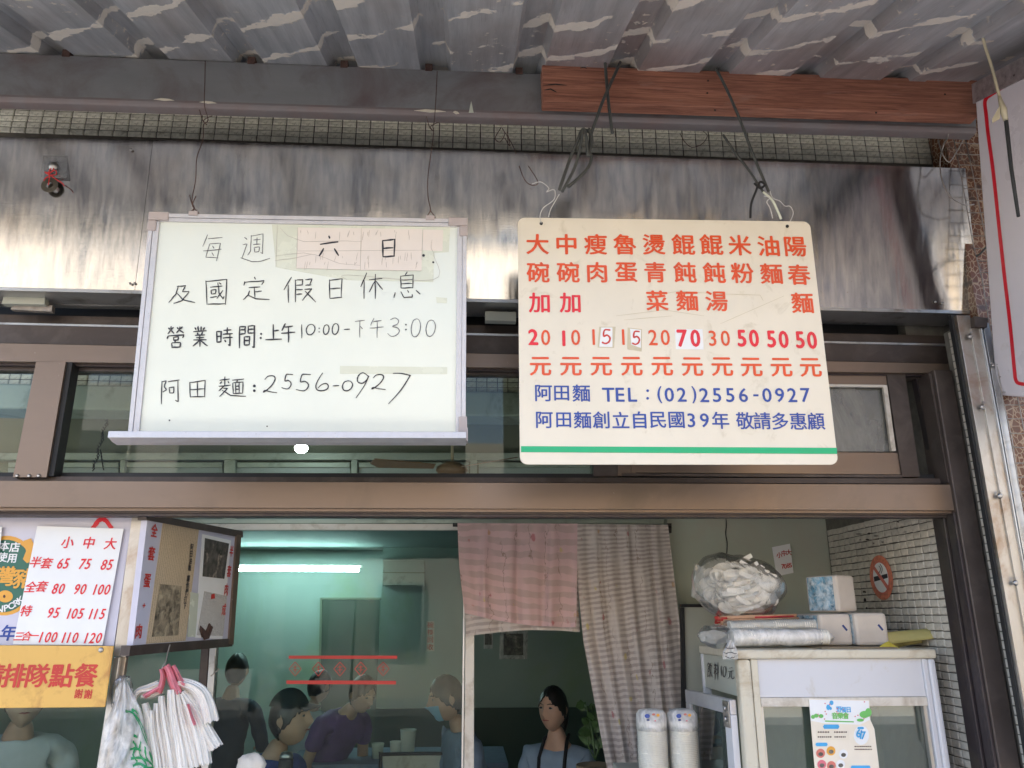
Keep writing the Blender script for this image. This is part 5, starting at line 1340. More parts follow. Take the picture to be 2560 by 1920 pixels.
# event poster on the cabinet
po = thing('event_poster', P(2100, 1850, YF), 'colourful event poster taped to the cabinet glass', 'poster')
YPo = YF+.0035
MB().slab([(2022, 1747), (2173, 1750), (2176, 1800), (2186, 1822), (2200, 1935), (2038, 1935)], YPo, .0012).build('sheet', M['poster'], po)
sq = Surface(P(2100, 1850, YPo), (1, 0, 0), (0, 0, 1))
MB().slab([(2023, 1749), (2172, 1752), (2174, 1800), (2150, 1812), (2060, 1808), (2027, 1802)], YPo-.0008, .0006).build('white_header', M['paper'], po)
sq.glyphs([('野', 2097, 1773, 15), ('餐', 2109, 1774, 15), ('日', 2121, 1774, 15)], lift=.002, fat=.03).build('lettering', M['sky_blue'], po)
sq.glyphs([('音', 2086, 1789, 17), ('樂', 2100, 1789, 17), ('會', 2114, 1789, 17)], lift=.002, fat=.035).build('lettering', M['leafgreen'], po)
sq.glyphs([('6', 2145, 1833, 20, 1, .15), ('7', 2157, 1838, 19, 1, .15), ('/', 2151, 1836, 22, 1)], lift=.004, fat=.03).build('lettering', M['sky_blue'], po)
blob = MB()
for x, y, rx, ry in ((2070, 1768, 5, 7), (2078, 1757, 5, 6), (2076, 1771, 3, 4)):
    d = sq.disc(x, y, rx, ry, lift=.0022, n=14); blob.add(d.v, d.f)
blob.build('blue_drops', M['sky_blue'], po)
def pill(x0, x1, y, h, m, name):
    return sq.quad([(x0+3, y-h), (x1-3, y-h), (x1, y), (x1-3, y+h), (x0+3, y+h), (x0, y)], .0018).build(name, m, po)
pill(2057, 2098, 1816.5, 5.5, M['sky_blue'], 'blue_pill'); pill(2038, 2069, 1861, 4.5, M['sky_blue'], 'blue_pill'); pill(2126, 2176, 1918, 4.5, M['sky_blue'], 'blue_pill'); pill(2142, 2160, 1820, 3, M['sky_blue'], 'blue_pill')
sq.quad([(2062, 1801), (2134, 1803), (2134, 1806), (2062, 1804)], .0020).build('green_line', M['leafgreen'], po)
sq.disc(2153, 1838, 19, 24, lift=.0014).build('white_disc', M['paper'], po)
for x, y, m in ((2051, 1883, 'redwood'), (2077, 1877, 'sticker_amber'), (2108, 1885, 'paper'), (2054, 1911, 'pinkflower'), (2078, 1914, 'redwood'), (2101, 1911, 'paper')):
    sq.disc(x, y, 11, 11.5, lift=.0016).build('round_picture', M[m], po)
    sq.disc(x, y+2, 6, 5, lift=.0026).build('round_picture_figure', M['photo_dark'], po)
gm = MB()
for x, y, rx, ry in ((2160, 1786, 12, 9), (2170, 1781, 8, 11), (2150, 1800, 9, 4), (2040, 1789, 6, 5), (2052, 1790, 6, 5), (2032, 1792, 5, 5)):
    d = sq.disc(x, y, rx, ry, lift=.0018+.0002*rx/3, n=14); gm.add(d.v, d.f)
gm.build('green_trees', M['leafgreen'], po)
pk = MB()
for k in range(16):
    rr_ = random.Random(k); d = sq.disc(2030+rr_.random()*135, 1754+rr_.random()*45, 1.7, lift=.0024, n=7); pk.add(d.v, d.f)
pk.build('petals', M['pinkflower'], po)
sq.quad([(2040, 1824), (2122, 1826), (2124, 1850), (2042, 1849)], .0012).build('timetable', M['sign_cream'], po)
tx = MB(); rt = random.Random(5)
for y in (1830, 1842):
    x = 2044
    while x < 2114:
        w = rt.uniform(2.5, 5)
        if not 2074 < x < 2084:
            d = sq.quad([(x, y-1.6), (x+w, y-1.6), (x+w, y+1.8), (x, y+1.8)], .0017); tx.add(d.v, d.f)
        x += w+1.6
for y in (1866, 1873):
    x = 2136
    while x < 2178:
        w = rt.uniform(2, 4); d = sq.quad([(x, y-1.2), (x+w, y-1.2), (x+w, y+1.4), (x, y+1.4)], .0017); tx.add(d.v, d.f); x += w+1.5
tx.build('small_print', M['rust'], po)

# ---- things on top of the cabinet
z0c = zT+.001
def at_top(px, py, Y): p = P(px, py, Y); return p
# flattened cardboard sheet under the goods
o = MB().box((P(2000, 1600, 2.8).x, 2.635, z0c), (P(2180, 1600, 2.8).x, 3.0, z0c+.004)).build('card_sheet', M['brownpaper']); tag(o, 'flat piece of brown card lying on the cabinet under the tissue packs', 'card')
zc0 = z0c+.0045
def cup_stack(name, p0, p1, r, n, label, mcup, sleeve):
    ax = (p1-p0); Ln = ax.length; ax.normalize()
    q = ax.to_track_quat('Z', 'Y').to_matrix()
    prof = []
    for i in range(n):
        a = Ln*i/n; prof += [(r*.93, a), (r, a+Ln/n*.25), (r, a+Ln/n*.62), (r*.93, a+Ln/n*.95)]
    t = thing(name, p0, label, 'cup stack', 'sleeves of stacked cups on and beside the cabinet')
    MB().lathe(prof, p0, 22, ax=q).build('cups', mcup, t)
    sl = []
    for i in range(12):
        f = i/11; sl.append((r*(1.05+.03*math.sin(i*2.1))*(1 if i < 10 else (.8 if i == 10 else .3)), -.01+f*(Ln+.03)))
    mb = MB().lathe(sl, p0, 22, ax=q)
    rn = random.Random(n)
    mb.v = [v+V((rn.uniform(-.002, .002), rn.uniform(-.002, .002), rn.uniform(-.002, .002))) for v in mb.v]
    mb.build('sleeve', sleeve, t)
    return t
ra = .026
pA = P(1836, 1603, 2.70); pB = P(2070, 1603, 2.72)
pA.z = zc0+.030; pB.z = zc0+.030
cup_stack('lying_cups', pA, pB, .026, 34, 'sleeve of nested cups lying in front on the cabinet top', M['cup'], M['film_milky'])
pA = P(1822, 1575, 2.78); pB = P(2066, 1570, 2.80); pA.z = zc0+.062; pB.z = zc0+.070
cup_stack('lying_cups', pA, pB, .0215, 44, 'ribbed sleeve of paper lids lying behind and above the front sleeve', M['cup'], M['film'])
# chopstick bundle
ck = thing('chopstick_bundle', P(1890, 1550, 2.84), 'bundle of wrapped chopsticks with red print under the bag of spoons', 'chopstick bundle')
rk = random.Random(4); c0_, c1_ = P(1802, 1556, 2.84), P(1985, 1550, 2.88)
mb = MB(); mb2 = MB()
for k in range(34):
    dy, dz = rk.uniform(-.05, .05), rk.uniform(-.014, .018)
    a = c0_+V((rk.uniform(-.008, .008), dy, dz)); b = c1_+V((rk.uniform(-.01, .01), dy*.9, dz))
    mb.tube([a, b], .0042, 5)
    if k % 2: mb2.tube([a.lerp(b, .45), b.lerp(a, .04)], .0047, 5)
mb.build('wrapped_chopsticks', M['chopstick'], ck); mb2.build('red_print', M['redprint'], ck)
o_ = MB()
for k in range(14):
    d = c0_+V((-.006, rk.uniform(-.05, .05), rk.uniform(-.014, .018))); o_.tube([d, d+V((.02, 0, 0))], .0048, 6)
o_.build('red_ends', M['redpaint'], ck)
# bag of spoons
bg_ = thing('spoon_bag', P(1840, 1475, 2.86), 'clear plastic bag full of white spoons on top of the chopsticks', 'bag')
cB_ = P(1848, 1472, 2.90)
def spoon(mats, pos, rot, sc):
    mb = MB(); bowl = []
    nu, nv = 12, 5
    def f(u, v):
        a = u*2*math.pi; r = v
        x = .030*r*math.cos(a)*(1+.15*math.cos(a)); y = .021*r*math.sin(a); z = -.012*(1-r*r)
        return V((x, y, z))
    mb.grid(f, nu, nv)
    mb.grid(lambda u, v: V((.022+.075*u, (.0085-.002*u)*(v-.5)*2, .004+.022*u*u-.002*abs(v-.5))), 6, 3)
    mb.grid(lambda u, v: f(u, v)+V((0, 0, .0016)) if v > .99 else f(u, v)*1.06, nu, nv)
    mb.v = [pos + rot @ (v*sc) for v in mb.v]
    return mb
rs_ = random.Random(21)
from mathutils import Euler
for k in range(140):
    u = rs_.uniform(-1, 1); w = rs_.uniform(-1, 1); d = rs_.uniform(-1, .6)
    if u*u+w*w > 1: continue
    pos = cB_+V((math.copysign(.35+.65*abs(u), u)*.118, d*.055, w*.088*(1-.25*abs(u))))
    rot = Euler((rs_.uniform(.5, 1.5), rs_.uniform(-.4, .4), (math.pi if u > 0 else 0)+rs_.uniform(-.7, .7))).to_matrix()
    spoon(None, pos, rot, rs_.uniform(1.05, 1.25)).build('spoon', M['spoon'], bg_)
def crumple_blob(c, rx, ry, rz, m, name, par, amp=.08, seed=0, n=26, flat=0, knots=None):
    r_ = random.Random(seed); ks = [(V((r_.uniform(-1, 1), r_.uniform(-1, 1), r_.uniform(-1, 1))).normalized()*r_.uniform(3, 8), r_.uniform(0, 6)) for _ in range(9)]
    def f(u, v):
        a, b = u*2*math.pi, (v-.5)*math.pi
        d = V((math.cos(b)*math.cos(a), math.cos(b)*math.sin(a), math.sin(b)))
        s = 1+sum(abs(math.sin(d.dot(k)+p)) for k, p in ks)/9*amp*2.2-amp
        q = V((d.x*rx*s, d.y*ry*s, d.z*rz*s))
        if knots: q = knots(q, d)
        return c+q
    return MB().grid(f, n*2, n).build(name, m, par)
def bagshape(q, d):
    q = V(q)
    if d.z > 0 and d.x < -.2: q.x -= .03*d.z; q.z += .015*d.z
    if d.z < -.2: q.x *= (1-.18*(-d.z)); 
    return q
crumple_blob(cB_, .168, .095, .116, M['film'], 'bag_film', bg_, amp=.10, seed=3, knots=bagshape)
mb = MB()
tl0 = P(1735, 1400, 2.86)
mb.grid(lambda u, v: P(1733+75*u+6*math.sin(v*5), 1402+28*math.sin(u*2.2)+90*v*(1-.3*u), 2.86)+V((0, .012*math.sin(u*14+v*4), 0)), 14, 12)
mb.build('bag_flap', M['film'], bg_)
# crinkled wrapper that hangs over the front left corner
cw = thing('crinkled_wrapper', P(1790, 1600, 2.72), 'crumpled clear wrapper with black print hanging over the cabinet corner', 'wrapper')
crumple_blob(P(1790, 1590, 2.74), .055, .035, .034, M['film'], 'wrapper_film', cw, amp=.25, seed=8, n=20)
def wf(u, v):
    x = 1826+(u-.5)*(8+30*min(1, v*1.6)); y = 1600+48*v
    return P(x, y, YF-.013+.007*math.sin(u*11+v*6)-.004*v)
MB().grid(wf, 12, 12).build('wrapper_tail', M['film_milky'], cw)
sw = Surface(P(1826, 1620, YF-.024), (1, 0, 0), (0, 0, 1))
sw.ribbon([[(1812, 1618), (1822, 1622), (1838, 1620)], [(1809, 1630), (1818, 1634), (1828, 1631), (1842, 1633)], [(1812, 1641), (1826, 1645), (1838, 1642)]], 2.2, lift=0, jit=1.5).build('black_print', M['ink'], cw)
# tissue packs
def pack(name, c, w, d, h, rz, label, printed):
    t = thing(name, c, label, 'tissue pack', 'tissue packs on the cabinet')
    R_ = Matrix.Rotation(rz, 3, 'Z')
    a, b = V(c)-V((w/2, d/2, 0)), V(c)+V((w/2, d/2, h))
    MB().box(a, b, rot=R_, about=V(c)).build('pack', M['tissue'], t, bevel=.012)
    a2, b2 = V(c)-V((w/2+.001, d/2-.012, -.006)), V(c)+V((-w/2-.0005, d/2-.012, h-.006))
    MB().box(a2, b2, rot=R_, about=V(c)).build('printed_side', M['tissue_print'], t)
    if printed:
        s_ = V(c)+R_ @ V((w*.18, -d/2-.001, h*.62)); e_ = V(c)+R_ @ V((w*.30, -d/2-.001, h*.45)); u_ = R_ @ V((.006, 0, .004))
        MB().poly([s_, e_, e_+u_, s_+u_], R_ @ V((0, .0008, 0))).build('blue_mark', M['navy'], t)
    return t
Yt = 2.86
cA = P(2060, 1600, Yt); cA.z = zc0+.0005
hP = P(2060, 1534, Yt-.09).z-cA.z
pack('tissue_pack', cA, .118, .2, hP, .03, 'lower left tissue pack behind the lying cups', True)
cC = P(2133, 1600, Yt-.02); cC.z = zc0+.0005; cC.x = cA.x+.1225
pack('tissue_pack', cC, .118, .2, hP+.003, -.02, 'lower right tissue pack with a blue mark, next to the yellow paper', True)
cD = P(2082, 1530, Yt); cD.z = cA.z+hP+.005; 
hD = P(2082, 1436, Yt-.09).z-cD.z
pack('tissue_pack', cD, .100, .14, hD, math.radians(24), 'topmost tissue pack with its shiny printed end showing', False)
# yellow and brown paper
yp = thing('yellow_paper', P(2220, 1610, 2.7), 'bright yellow folded paper beside a kraft sheet on the cabinet', 'paper')
def ptop(px, py, Y, dz=0): return P(px, py, Y)+V((0, 0, dz))
MB().add([P(2182, 1628, 2.66), P(2212, 1607, 2.70), P(2221, 1603, 2.72), P(2232, 1612, 2.70), P(2262, 1630, 2.65), P(2222, 1631, 2.64)], [(0, 5, 4, 3, 2, 1)]).add([P(2221, 1604, 2.715), P(2245, 1618, 2.70), P(2266, 1631, 2.655), P(2240, 1624, 2.665)], [(0, 3, 2, 1)]).build('yellow_sheet', M['yellow'], yp)
yr = thing('kraft_roll', P(2290, 1610, 2.75), 'curled dull yellow kraft sheet by the tiled wall on the cabinet', 'paper')
def kf(u, v):
    x = 2210+118*u; y0 = 1583+(26*u if u < .6 else 15.6+8*(u-.6)); 
    a = v*math.pi*1.15
    r = .010+.022*u
    c = P(x, 1630-(10+24*math.sin(min(1, u)*1.7)), 2.76)
    return V((c.x, 2.76-r*math.cos(a)*1.2, z0c+r-.002+r*math.sin(a)*(1.0)+.030*(1-u)*math.sin(a)))
MB().grid(kf, 14, 12).build('kraft_sheet', M['kraft'], yr).modifiers.new('s', 'SOLIDIFY').thickness = .001

# standing sleeves of cups left of the cabinet, on a counter
ct = thing('counter', (P(1670, 1900, 2.9).x, 2.9, 0), 'low counter under the standing sleeves of paper cups', 'counter')
xa, xb = P(1585, 1900, 2.8).x, XL-.07
zc_ = P(1640, 1960, 2.8).z
MB().box((xa, 2.68, zc_-.04), (xb, 3.2, zc_)).build('counter_top', M['fridge_side'], ct)
MB().box((xa+.02, 2.70, .012), (xb-.02, 3.18, zc_-.041)).build('counter_body', M['fridge_side'], ct)
for k, (px, lab) in enumerate(((1632, 'left sleeve of upright paper cups by the curtain'), (1711, 'right sleeve of upright paper cups next to the cabinet'))):
    Yc = 2.84
    b0 = P(px+4, 1960, Yc); b0.z = zc_+.001
    t0 = P(px, 1778, Yc); t0.x = b0.x
    t = cup_stack('standing_cups', V(b0), V((b0.x, Yc, t0.z-.03)), .0505, 34, lab, M['cup'], M['film'])
    r = .052
    MB().lathe([(r, -.055), (r*1.01, -.03), (r*.98, -.005), (r*.8, .008), (r*.45, .012)], V((b0.x, Yc, t0.z-.004)), 26).build('wrapper_top', M['film_milky'], t)
    s_ = Surface(V((b0.x, Yc-r-.0035, t0.z)), (1, 0, 0), (0, 0, 1))
    for dx, dy, rx, ry, m in ((-14, 12, 8, 6, 'blue'), (2, 8, 5, 3, 'redwood'), (13, 10, 5, 4, 'sticker_amber'), (-12, 22, 5, 3, 'navy'), (6, 24, 3, 2, 'pinkflower')):
        s_.disc(px+dx, 1778+dy, rx*.8, ry*.9, lift=.0004*(rx % 3)).build('printed_mark', M[m], t)

# ================================================================== menu light box at the lower left
YM = 2.60
mbx = thing('menu_box', P(200, 1450, YM), 'lilac white menu box with a pork emblem and a newspaper clipping on its flank', 'menu box')
MB().slab([(-150, 1285), (331, 1288), (285, 1614), (-150, 1612)], YM, .02).build('front_panel', M['panel_lilac'], mbx)
MB().slab([(331, 1284), (361, 1284), (314, 1642), (284, 1640)], YM-.004, .03).build('corner_post', M['stainless_dull'], mbx)
MB().slab([(361.5, 1284), (376, 1284), (329, 1640), (314.5, 1642)], YM+.006, .02).build('corner_trim', M['bronze_purple'], mbx)
Nn = P(368, 1450, YM+.014); Ff = P(596, 1450, 3.32)
exs = V((Ff.x-Nn.x, Ff.y-Nn.y, 0)).normalized()
sm_ = Surface(Nn, exs, (0, 0, 1))
bn = -sm_.n
def sidep(pts, lift, t, name, m, uv=None, par=mbx):
    q = [sm_.at(x, y, lift) for x, y in pts]
    o = MB().poly(q, bn*t).build(name, m, par)
    if uv: uv_quad(o, uv*2 if len(uv) == len(pts) else uv)
    return o
UVQ = [(0, 1), (1, 1), (1, 0), (0, 0)]
sidep([(370, 1284), (596, 1330), (576, 1606), (330, 1632)], 0, .02, 'side_panel', M['panel_lilac'])
sidep([(362, 1283), (604, 1328), (604, 1344), (362, 1300)], .006, .03, 'side_frame', M['bronze_dark'])
sidep([(322, 1614), (578, 1596), (577, 1616), (318, 1640)], .006, .03, 'side_frame', M['bronze_dark'])
sidep([(588, 1336), (599, 1338), (579, 1612), (568, 1610)], .008, .04, 'side_frame', M['bronze'])
sidep([(408, 1296), (497, 1320), (463, 1602), (364, 1610)], .0015, .001, 'newspaper', M['news'], UVQ)
sidep([(505, 1335), (577, 1351), (555, 1598), (487, 1594)], .0015, .001, 'magazine_page', M['paper'])
sidep([(509, 1478), (566, 1490), (556, 1590), (490, 1588)], .0028, .0008, 'magazine_text', M['news_white'], UVQ)
sidep([(511, 1345), (571, 1359), (559, 1447), (505, 1441)], .0030, .001, 'colour_photograph', M['photo_dark'])
sidep([(398, 1460), (452, 1465), (444, 1588), (378, 1592)], .0030, .001, 'news_photograph', M['photo_sepia'])
sidep([(474, 1480), (494, 1484), (486, 1592), (466, 1592)], .0040, .0008, 'paper_strip', M['tape'])
sm_.glyphs([('全', 384, 1326, 34, .9), ('套', 377, 1384, 36, .9), ('蛋', 366, 1452, 36, .9), ('+', 358, 1514, 16, 1.2), ('肉', 345, 1578, 36, .9)], lift=.003, fat=.03).build('lettering', M['redpaint'], mbx)
sm_.glyphs([('半', 577, 1378, 28, .8), ('套', 571, 1428, 30, .8), ('肉', 564, 1474, 30, .8), ('成', 558, 1524, 30, .8)], lift=.003, fat=.03).build('lettering', M['redpaint'], mbx)
sm_.glyphs([('阿', 478, 1368, 17), ('田', 476, 1385, 17), ('油', 474, 1402, 17), ('麵', 472, 1419, 17), ('讓', 469, 1446, 17), ('他', 467, 1463, 17), ('們', 465, 1480, 17), ('打', 462, 1498, 17), ('下', 460, 1515, 17)], lift=.003, fat=.02).build('lettering', M['ink'], mbx)
for k, (x, y) in enumerate(((508, 1572), (512, 1578))):
    sidep([(x-10, y-8), (x+4, y+6), (x+12, y-14), (x+16, y-10), (x+6, y+18), (x-6, y+22), (x-12, y+2)], .006+.002*k, .003, 'leaf_scrap', M['rust'])
sidep([(526, 1486), (534, 1484), (535, 1496), (525, 1498)], .0042, .0006, 'red_seal', M['redpaint'])
sf = Surface(P(100, 1450, YM), (1, 0, 0), (0, 0, 1))
def ell(cx, cy, rx, ry, lift, m, name, tilt=0, n=36):
    q = []
    for i in range(n):
        a = 2*math.pi*i/n; x, y = rx*math.cos(a), ry*math.sin(a)
        q.append((cx+x*math.cos(tilt)-y*math.sin(tilt), cy+x*math.sin(tilt)+y*math.cos(tilt)))
    sf.quad(q, lift).build(name, m, mbx)
ell(14, 1439, 82, 100, .0008, M['sticker_amber'], 'emblem_rim', .12)
ell(12, 1440, 74, 91, .0016, M['sticker_green'], 'emblem_disc', .12)
sf.quad([(60, 1352), (78, 1346), (92, 1372), (84, 1402), (68, 1408), (58, 1398), (66, 1378)], .0024).build('emblem_ear', M['sticker_amber'], mbx)
ell(14, 1491, 19, 15, .0024, M['sticker_amber'], 'emblem_snout')
ell(12, 1491, 3, 4, .0032, M['rust'], 'emblem_nostril')
sf.glyphs([('本', 12, 1365, 25), ('店', 38, 1368, 25), ('使', 7, 1393, 24), ('用', 31, 1396, 24)], lift=.0026, fat=.03).build('lettering', M['sticker_white'], mbx)
sf.glyphs([('灣', 14, 1440, 50, 1), ('豬', 60, 1446, 50, 1)], lift=.0034, fat=.03).build('lettering', M['sticker_amber'], mbx)
sf.glyphs([('N', 1, 1523, 16, 1, 0, .12), ('P', 17, 1520, 16, 1, 0, .25), ('O', 31, 1514, 16, 1, 0, .35), ('R', 43, 1507, 16, 1, 0, .5), ('K', 53, 1499, 16, 1, 0, .6)], lift=.0034, fat=.03).build('lettering', M['sticker_white'], mbx)
sf.glyphs([('年', 22, 1582, 40, 1, .1)], lift=.0016, fat=.03).build('lettering', M['blue'], mbx)
sf.ribbon([[(232, 1322), (246, 1302), (256, 1297), (266, 1302), (280, 1322)]], 11, lift=.0016, ends=1).build('red_arch', M['red'], mbx)
pr = thing('price_sheet', P(170, 1460, YM-.01), 'white price sheet with red sizes and prices stuck to the menu box', 'price sheet')
MB().slab([(93, 1315), (309, 1322), (256, 1613), (32, 1611)], YM-.012, .002).build('sheet', M['paper'], pr)
s5 = Surface(P(170, 1460, YM-.012), (1, 0, 0), (0, 0, 1))
D = 25; g = [('小',170,1356,30,1,.1),('中',223,1357,30,1,.1),('大',277,1359,30,1,.1),('半',90,1405,28,1,.2),('套',117.5,1408,28,1,.2),('全',78,1467,28,1,.2),('套',105.5,1466,28,1,.2),('特',66,1527,28,1,.2),('三',48,1591,24,1,.2),('合',68,1590,24,1,.2),('一',86,1589,24,1,.2)]
for tx_, x, y in (('65', (151.6, 166.7), 1409), ('75', (206.5, 221), 1410), ('85', (260.7, 275.8), 1412), ('80', (138.6, 155), 1472), ('90', (193, 209), 1473), ('100', (238, 253, 269), 1474), ('95', (126.6, 142.6), 1532), ('105', (173, 187, 203), 1534), ('115', (227.5, 240, 257), 1535), ('100', (103, 120.5, 136.5), 1593), ('110', (160, 172.4, 189), 1594), ('120', (216, 232, 248), 1595)):
    for c_, xx in zip(tx_, x): g.append((c_, xx, y, D, .78, .2))
s5.glyphs(g, lift=.0012, fat=.022).build('lettering', M['red'], pr)
pr2 = thing('price_sheet', P(-10, 1460, YM-.01), 'edge of another white sheet at the far left of the menu box', 'price sheet')
MB().slab([(-80, 1314), (5, 1317), (-2, 1385), (-80, 1385)], YM-.012, .002).build('sheet', M['paper'], pr2)
ys = thing('queue_sign', P(120, 1690, 2.56), 'amber sign with red characters asking customers to queue', 'sign')
MB().slab([(-150, 1612), (284, 1615), (262, 1768), (-150, 1772)], 2.56, .006).build('plate', M['yellow_sign'], ys, bevel=.002)
s6 = Surface(P(120, 1690, 2.56), (1, 0, 0), (0, 0, 1))
s6.glyphs([('請', -20, 1689, 60, 1, .06), ('排', 36, 1689, 60, 1, .06), ('隊', 95, 1689, 60, 1, .06), ('點', 155, 1689, 60, 1, .06), ('餐', 215.5, 1688, 60, 1, .06), ('謝', 197, 1734, 24, .9), ('謝', 221, 1735, 24, .9)], lift=.0012, fat=.03).build('lettering', M['redpaint'], ys)
MB().lathe([(.008, 0), (.007, .003), (.002, .004)], P(252.5, 1625, 2.56), 14, ax=Matrix.Rotation(math.pi/2, 3, 'X')).build('screw', M['screw'], ys)
st = thing('cart_post', P(270, 1780, 2.6), 'shiny steel post under the menu box', 'post')
MB().slab([(284, 1642), (300, 1642), (255, 1945), (237, 1945)], 2.605, .03).build('post_face', M['alu'], st, bevel=.003)
MB().slab([(300.5, 1642), (316, 1642), (270, 1945), (255.5, 1945)], 2.612, .02).build('post_side', M['stainless_dull'], st, bevel=.002)
for pts, lab in (([(425, 1612, 2.66), (420, 1630, 2.64), (414, 1655, 2.62), (406, 1668, 2.61), (408, 1678, 2.61), (418, 1680, 2.61)], 'thin wire hook carrying the white plastic bags'),
                 ([(537, 1640, 3.38), (535, 1680, 3.38), (527, 1690, 3.38), (546, 1674, 3.37), (545, 1672, 3.37)], 'small steel hook on the partition post right of the bags')):
    wire('hook', pts, .0022, M['galv'], lab, 'hook')

# bunch of white plastic bags
wbg = thing('bag_bunch', P(430, 1680, 2.61), 'bunch of white plastic bags with pink handles hanging from a hook', 'plastic bags')
def pleat(path, w, Y, name, m, nu=14, seed=0, rag=.012, wtop=.5):
    pts = catmull([V((x, y, 0)) for x, y in path], 5); k = len(pts); r_ = random.Random(seed); ph = r_.uniform(0, 6)
    def f(u, v):
        fi = v*(k-1); i = min(int(fi), k-2); p = pts[i].lerp(pts[i+1], fi-i)
        t = (pts[min(i+1, k-1)]-pts[i]).normalized(); n_ = V((-t.y, t.x, 0))
        ww = w*(wtop+(1-wtop)*min(1, v*1.4))
        q = p+n_*(-(u-.5)*ww)
        d = -.030*math.cos((u-.5)*math.pi)+.004*math.sin(u*19+ph)+.003*math.sin(u*37+v*3+ph)
        if v > .99: q += t*(r_.uniform(-3, 3)); 
        return P(q.x, q.y, Y+d)
    mb = MB().grid(f, nu*2, 22)
    o = mb.build(name, m, wbg)
    return o
for k, (path, w, dy) in enumerate((
    ([(330, 1758), (345, 1730), (372, 1722), (398, 1712)], 16, .03),
    ([(352, 1742), (378, 1738), (405, 1724)], 14, .025),
    ([(444, 1706), (478, 1716), (502, 1735), (515, 1770), (524, 1806)], 34, .0),
    ([(455, 1730), (486, 1775), (512, 1830), (537, 1872)], 32, .004),
    ([(452, 1735), (474, 1790), (494, 1850), (506, 1912)], 34, -.004),
    ([(442, 1728), (452, 1790), (470, 1860), (484, 1920)], 30, -.008),
    ([(430, 1724), (436, 1790), (450, 1870), (460, 1940)], 32, -.014),
    ([(404, 1740), (410, 1800), (424, 1870), (434, 1940)], 24, -.008),
    ([(392, 1758), (394, 1810), (406, 1880), (414, 1940)], 22, -.002),
    ([(362, 1758), (376, 1810), (388, 1880), (396, 1940)], 24, .004),
    ([(380, 1776), (382, 1830), (392, 1890), (398, 1940)], 18, -.012))):
    pleat(path, w*1.5, 2.60+dy, 'plastic_bag', M['bagwhite'], seed=k)
for k, (path, w, dy) in enumerate((([(404, 1672), (408, 1690), (404, 1712), (396, 1732)], 16, -.002), ([(414, 1664), (424, 1680), (432, 1704), (444, 1734)], 26, -.012), ([(432, 1664), (440, 1680), (450, 1700), (462, 1712)], 16, -.004), ([(400, 1720), (380, 1730), (360, 1742)], 12, -.004), ([(470, 1760), (478, 1790), (486, 1812)], 9, -.024))):
    pleat(path, w, 2.60+dy, 'pink_handle', M['bagpink'], nu=8, seed=50+k, wtop=.8)
# clear bag with green print
cg = thing('printed_bag', P(310, 1700, 2.60), 'crumpled clear bag with green print hanging beside the steel post', 'bag')
def gf(u, v):
    xl = 290-52*v; xr_ = 322+(92*v if v > .15 else 92*v)
    x = xl+(xr_-xl)*u+4*math.sin(v*9+u*5)
    y = 1702+236*v+6*math.sin(u*7)
    d = -.030*math.sin(u*math.pi)*min(1, v*2.5)+.008*math.sin(u*17+v*5)+.006*math.sin(u*9-v*13)+.004*math.sin(u*31+v*21)
    return P(x, y, 2.585+d)
MB().grid(gf, 40, 44).build('bag_film', M['film_milky'], cg)
def onbag(u, v, l=.004): return gf(u, v)+V((0, -l, 0))
gm = MB()
rg = random.Random(12)
for st_ in ([(.55, .34), (.70, .36), (.85, .44), (.93, .55), (.97, .68)], [(.72, .38), (.80, .46), (.88, .58), (.95, .70)], [(.70, .34), (.78, .33), (.86, .36)], [(.60, .66), (.66, .72), (.60, .80), (.66, .88)], [(.54, .74), (.66, .74), (.76, .76)], [(.78, .66), (.72, .78), (.78, .90), (.70, .97)],
            [(.86, .70), (.82, .82), (.88, .92), (.84, .99)], [(.58, .92), (.68, .90), (.80, .94), (.92, .90)], [(.92, .74), (.90, .88), (.94, .98)], [(.56, .84), (.72, .84), (.84, .86)], [(.62, .60), (.70, .62)]):
    c_ = catmull([V((a, b, 0)) for a, b in st_], 6); L3 = []
    for i, p in enumerate(c_):
        t = (c_[min(i+1, len(c_)-1)]-c_[max(i-1, 0)]).normalized(); n_ = V((-t.y, t.x, 0))*.016*rg.uniform(.5, 1.2)
        L3 += [onbag(p.x+n_.x, p.y+n_.y), onbag(p.x-n_.x, p.y-n_.y)]
    gm.add(L3, [(2*i, 2*i+1, 2*i+3, 2*i+2) for i in range(len(c_)-1)])
gm.build('green_print', M['greenprint'], cg)
crumple_blob(P(305, 1735, 2.60), .028, .02, .05, M['film'], 'bag_neck', cg, amp=.25, seed=5, n=14)
crumple_blob(P(205, 1912, 3.0), .05, .04, .05, M['film'], 'inner_bag', cg, amp=.2, seed=6, n=12) if False else None
wb2 = thing('flower_wrap', P(635, 1905, 3.1), 'crumpled white wrapper behind the bags at the bottom edge', 'wrapper')
crumple_blob(P(628, 1912, 3.2), .045, .03, .035, M['bagwhite'], 'wrapper', wb2, amp=.35, seed=16, n=14)
th = thing('thermos', P(718, 1900, 3.6), 'dark thermos flask with a steel lid in front of the man in the cap', 'flask')
tp = P(716, 1890, 3.62)
MB().lathe([(.030, -.30), (.030, -.02), (.028, -.01)], tp, 20).build('flask_body', M['black'], th)
MB().lathe([(.026, -.009), (.028, .002), (.022, .014), (.006, .018)], tp, 20).build('flask_lid', M['screw'], th)

